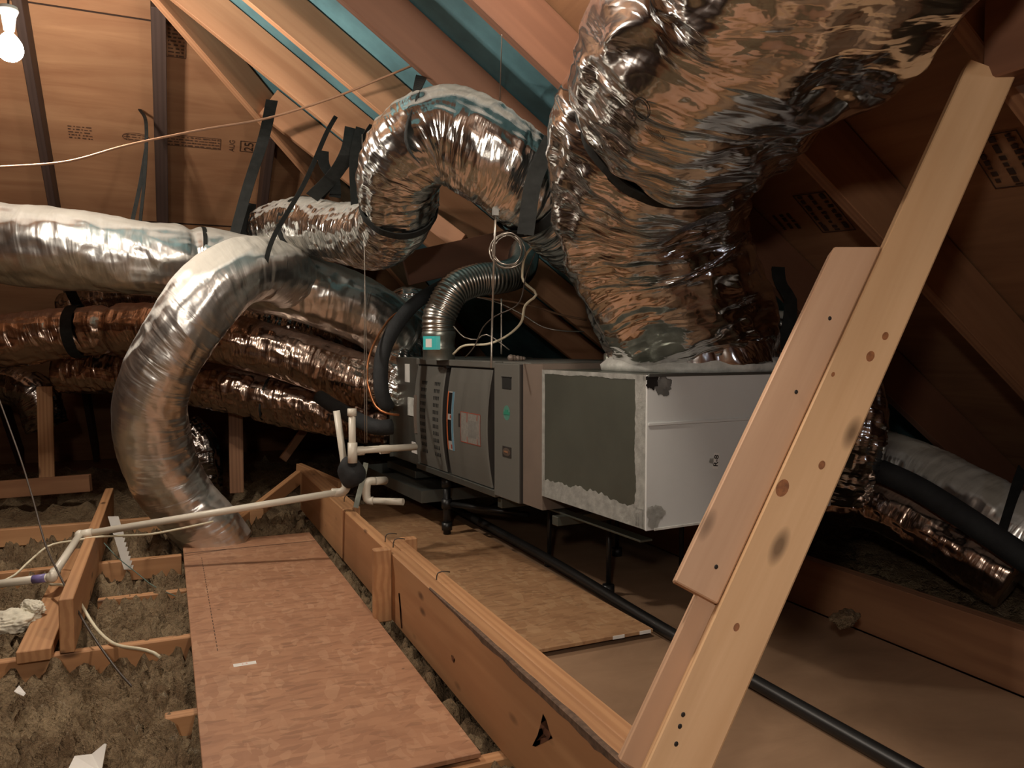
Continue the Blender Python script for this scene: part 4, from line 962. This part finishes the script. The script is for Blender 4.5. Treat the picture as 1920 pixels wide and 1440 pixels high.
def lump(name, c, s, mat, label, cat, seed, amp=0.35):
    bm = bmesh.new(); bmesh.ops.create_icosphere(bm, subdivisions=5, radius=1.0)
    for v in bm.verts:
        k = 1+amp*noise.noise(v.co*1.6+V((seed, 0, 0)))+amp*0.5*noise.noise(v.co*5+V((seed, 3, 0)))+amp*0.2*noise.noise(v.co*14+V((seed, 3, 0)))
        v.co = V((v.co.x*s[0]*k, v.co.y*s[1]*k, v.co.z*s[2]*k))
    o = obj(name, bm, mat, smooth=True); o.location = c; o.rotation_euler = (0, 0, 0.5); return tag(o, label, cat)
lump('fibre_tuft', P(28, 1166, 2.72), (0.075, 0.075, 0.035), M['tuft'], 'white tuft of fibre at the left edge beside the flat board', 'insulation', 4.0)
lump('fibre_tuft', P(62, 1138, 2.78), (0.03, 0.06, 0.025), M['tuft'], 'smaller white tuft behind the flat board at the left', 'insulation', 9.0)
# paper scrap at the bottom
def scrap(pix, label, z=0.02, mat='white'):
    c = sum((PZ(a, b, z) for a, b in pix), V())/len(pix); bm = bmesh.new()
    vs = [bm.verts.new(PZ(a, b, z)-c+V((0, 0, 0.010*math.sin(i*2.1)))) for i, (a, b) in enumerate(pix)]; bm.faces.new(vs)
    bmesh.ops.triangulate(bm, faces=bm.faces[:]); bmesh.ops.solidify(bm, geom=bm.faces[:], thickness=0.0012)
    o = obj('paper_scrap', bm, M[mat]); o.location = c; return tag(o, label, 'paper')
scrap([(128, 1442), (140, 1425), (172, 1408), (196, 1395), (200, 1402), (190, 1442), (160, 1460)], 'torn white paper scrap at the bottom left in the insulation', 0.03)
scrap([(26, 1297), (36, 1291), (48, 1295), (44, 1306), (30, 1305)], 'tiny crumpled foil scrap at the left edge on the insulation', 0.02)
lump('fibre_tuft', P(1585, 1160, 2.45), (0.07, 0.035, 0.018), M['insul'], 'dusty fibre tuft on the deck by the low beam', 'insulation', 21.0, 0.5)

# dim framing at the left back and middle
def lum(name, a, b, w_, h_, mat, label, cat='post', up=(0, 0, 1)): return tag(lumber(name, a, b, w_, h_, mat, up=up), label, cat)
q = P(88, 885, 5.2)
lum('short_post', V((q.x, q.y, 0.02)), V((q.x, q.y, 0.72)), 0.09, 0.04, M['fir'], 'short brown post in the dark at the left under the ducts', up=(0, 1, 0))
lum('cross_beam', P(-90, 925, 5.0), P(170, 905, 5.1), 0.045, 0.11, M['old'], 'dim beam lying crosswise below the short post at the left', 'beam')
q = P(443, 870, 5.3); lum('short_post', V((q.x, q.y, 0.0)), V((q.x, q.y, 0.6)), 0.09, 0.04, M['old'], 'dim post right of the arc duct, under the lowest brown duct', up=(0, 1, 0))
lum('floor_strut', P(440, 990, 4.4), P(562, 893, 5.0), 0.04, 0.08, M['fir'], 'slanting strut beside the far end of the doubled beam', 'strut')
lum('floor_strut', P(560, 880, 5.1), P(640, 915, 4.75), 0.04, 0.08, M['fir'], 'short strut behind the far end of the doubled beam', 'strut')
lum('floor_strut', P(530, 862, 5.3), P(575, 800, 5.4), 0.03, 0.05, M['old'], 'thin dim strut behind the bundle of brown ducts', 'strut')
lum('tie_beam', P(760, 505, 4.1), P(1110, 425, 4.5), 0.04, 0.17, M['rafter_red_shaded'], 'red brown tie beam behind the arched duct and wire coil', 'beam')
lum('roof_strut', P(790, 398, 4.3), P(865, 455, 4.25), 0.04, 0.10, M['rafter'], 'orange strut end under the arch of the silver duct', 'strut')
lum('roof_strut', P(1440, 470, 3.6), P(1660, 760, 3.6), 0.04, 0.09, M['old'], 'dim strut behind the widest duct and the brace', 'strut')
lum('roof_strut', P(1560, 262, 2.50), P(1642, 360, 2.50), 0.04, 0.14, M['pine_pink'], 'short pinkish strut end under the roof between widest duct and brace', 'strut')
# stamps on the boarding
def stamp(px, py, txt, size, mat, label_kind, rot=0.0, frame=None, slope='B'):
    q = PB(px, py, 0.004) if slope == 'B' else None
    if slope == 'B':
        x_ = V((1, 0, 0)); n_ = -V((0, TS, 1)).normalized(); 
    else:
        r = CF + CR*((px-960)/FPX) + CU*((720-py)/FPX); t = (ZR+RD-0.004-EYE.z)/(r.z+TS*r.x); q = EYE+r*t
        n_ = -V((TS, 0, 1)).normalized(); x_ = V((1, 0, -TS)).normalized()
    y_ = n_.cross(x_); T = Matrix(((x_.x, y_.x, n_.x, 0), (x_.y, y_.y, n_.y, 0), (x_.z, y_.z, n_.z, 0), (0, 0, 0, 1))) @ Matrix.Rotation(rot, 4, 'Z')
    bm = bmesh.new()
    if txt: text_bm(bm, txt, size, T)
    if frame:
        fw, fh = frame; th = 0.004
        b2 = bmesh.new()
        for lo, hi in (((-fw/2, fh/2, 0), (fw/2, fh/2+th, .001)), ((-fw/2, -fh/2, 0), (fw/2, -fh/2+th, .001)), ((-fw/2, -fh/2, 0), (-fw/2+th, fh/2, .001)), ((fw/2-th, -fh/2, 0), (fw/2, fh/2, .001))): bx(b2, lo, hi)
        b2.transform(T); me = bpy.data.meshes.new('f'); b2.to_mesh(me); b2.free(); bm.from_mesh(me); bpy.data.meshes.remove(me)
    global n3; n3 += 1
    o = obj('trim_%d' % n3, bm, mat); o.location = q+n_*0.002; o['kind'] = 'structure'; return o
def bars(px, py, w_, rows, size, mat, slope='B', rot=0.0, seed=1, frame=True, oval=False):
    """faded print too worn to read: rows of short dashes in a ruled box"""
    global n3; n3 += 1
    if slope == 'B': q = PB(px, py, 0.004); x_ = V((1, 0, 0)); n_ = -V((0, TS, 1)).normalized()
    else:
        r = CF + CR*((px-960)/FPX) + CU*((720-py)/FPX); t = (ZR+RD-0.004-EYE.z)/(r.z+TS*r.x); q = EYE+r*t
        n_ = -V((TS, 0, 1)).normalized(); x_ = V((1, 0, -TS)).normalized()
    y_ = n_.cross(x_); T = Matrix(((x_.x, y_.x, n_.x, 0), (x_.y, y_.y, n_.y, 0), (x_.z, y_.z, n_.z, 0), (0, 0, 0, 1))) @ Matrix.Rotation(rot, 4, 'Z')
    bm = bmesh.new(); rd = random.Random(seed); h_ = size*rows*1.5
    for k in range(rows):
        x = -w_/2+0.01; yy = -h_/2+(k+0.5)*h_/rows
        while x < w_/2-0.012:
            l = rd.uniform(0.006, 0.03); bx(bm, (x, yy-size*0.3, 0), (min(x+l, w_/2-0.008), yy+size*rd.uniform(0.1, 0.4), 0.001)); x += l+rd.uniform(0.004, 0.014)
    if frame:
        for lo, hi in (((-w_/2, h_/2, 0), (w_/2, h_/2+.003, .001)), ((-w_/2, -h_/2, 0), (w_/2, -h_/2+.003, .001)), ((w_/2-.003, -h_/2, 0), (w_/2, h_/2, .001)), ((-w_/2, -h_/2, 0), (-w_/2+.003, h_/2, .001))): bx(bm, lo, hi)
    if oval:
        n = 40; a = [(math.cos(k*2*math.pi/n), math.sin(k*2*math.pi/n)) for k in range(n)]
        for sc in (1.0, 0.72):
            o_ = [bm.verts.new((w_*0.5*sc*c, h_*0.62*sc*d, 0.001)) for c, d in a]; i_ = [bm.verts.new((w_*0.5*sc*0.93*c, h_*0.62*sc*0.93*d, 0.001)) for c, d in a]
            for k in range(n): bm.faces.new((o_[k], o_[(k+1) % n], i_[(k+1) % n], i_[k]))
    bm.transform(T); o = obj('trim_%d' % n3, bm, mat); o.location = q+n_*0.002; o['kind'] = 'structure'
stamp(467, 275, '25', 0.075, M['stamp_dark'], '', 1.57, (0.085, 0.10))
stamp(435, 273, 'AUG', 0.045, M['stamp'], '', 1.57)
bars(363, 266, 0.31, 4, 0.014, M['stamp'], seed=4)
bars(255, 257, 0.15, 3, 0.012, M['stamp'], seed=9, frame=False, oval=True)
bars(150, 248, 0.14, 5, 0.014, M['stamp'], seed=12, frame=False)
bars(330, 74, 0.10, 10, 0.015, M['stamp'], seed=15)
bars(1545, 398, 0.20, 3, 0.030, M['stamp_dark'], 'A', -0.1, 21)
bars(1475, 415, 0.10, 3, 0.022, M['stamp_dark'], 'A', -0.1, 22, frame=False)
bars(1885, 300, 0.20, 3, 0.030, M['stamp_dark'], 'A', -0.1, 23)
# worn print on the duct sleeves
from mathutils.bvhtree import BVHTree
def decal(d, name, quads, mat):
    me = d.o.data; L0 = V(d.o.location); tr = BVHTree.FromPolygons([v.co+L0 for v in me.vertices], [tuple(p.vertices) for p in me.polygons]); bm = bmesh.new()
    for poly in quads:
        vs = []
        for px, py in poly:
            r = (CF + CR*((px-960)/FPX) + CU*((720-py)/FPX)).normalized(); h, n_, i_, ds = tr.ray_cast(EYE, r)
            if h is None: break
            if n_.dot(r) > 0: n_ = -n_
            vs.append(h+n_*0.003-L0)
        if len(vs) == len(poly): bm.faces.new([bm.verts.new(v) for v in vs])
    return obj(name, bm, mat, d.o)
n = 32; cx, cy = 1203, 204; cs = [(math.cos(k*2*math.pi/n), math.sin(k*2*math.pi/n)) for k in range(n+1)]
def rot2(x, y, a=0.35): return (cx+x*math.cos(a)-y*math.sin(a)*-1, cy+x*-math.sin(a)+y*math.cos(a))
decal(big, 'printed_ring', [[rot2(14*cs[k][0], 22*cs[k][1]), rot2(14*cs[k+1][0], 22*cs[k+1][1]), rot2(12.2*cs[k+1][0], 20*cs[k+1][1]), rot2(12.2*cs[k][0], 20*cs[k][1])] for k in range(n)], M['ink'])
decal(big, 'printed_lines', [[(1210+k*4.2+dx, 237+k*1.8+dx*0), (1212+k*4.2+dx, 238+k*1.8), (1226+k*4.2, 256+k*1.8), (1224+k*4.2, 255+k*1.8)] for k in range(6) for dx in (0,)], M['ink'])
q7 = [[(612, 776), (618, 776), (618, 778), (612, 778)], [(616, 778), (618, 778), (614, 788), (612, 788)]]
q0 = [[(620, 777), (625, 777), (625, 779), (620, 779)], [(620, 779), (622, 779), (622, 787), (620, 787)], [(624, 779), (626, 779), (626, 787), (624, 787)], [(620, 786), (626, 786), (626, 788), (620, 788)]]
decal(low, 'printed_number', q7+q0, M['ink'])

# bare bulb with its holder
LB = empty('light_bulb', BULB)
bm = bmesh.new(); bmesh.ops.create_uvsphere(bm, u_segments=24, v_segments=16, radius=0.046)
for v in bm.verts:
    if v.co.z > 0: v.co.z *= 1.5; k = 1-0.55*(v.co.z/0.069)**2; v.co.x *= k; v.co.y *= k
gl = obj('glass_globe', bm, M['glow'], LB, smooth=True); gl.visible_shadow = True
bm = bmesh.new(); lathe_bm(bm, [(0.0, 0.155), (0.03, 0.155), (0.033, 0.14), (0.024, 0.12), (0.018, 0.068), (0.0, 0.066)], 20); obj('socket', bm, M['white'], LB)
bm = bmesh.new(); tube_bm(bm, [V((0, 0, 0.15)), V((0.0, 0.0, (PB(18, 92).z+0.25-BULB.z))), ], 0.004, 8, smooth=False); obj('cord', bm, M['wire_dark'], LB)
tag(LB, 'bare lit bulb glaring at the top left in front of the roof boarding', 'lamp')
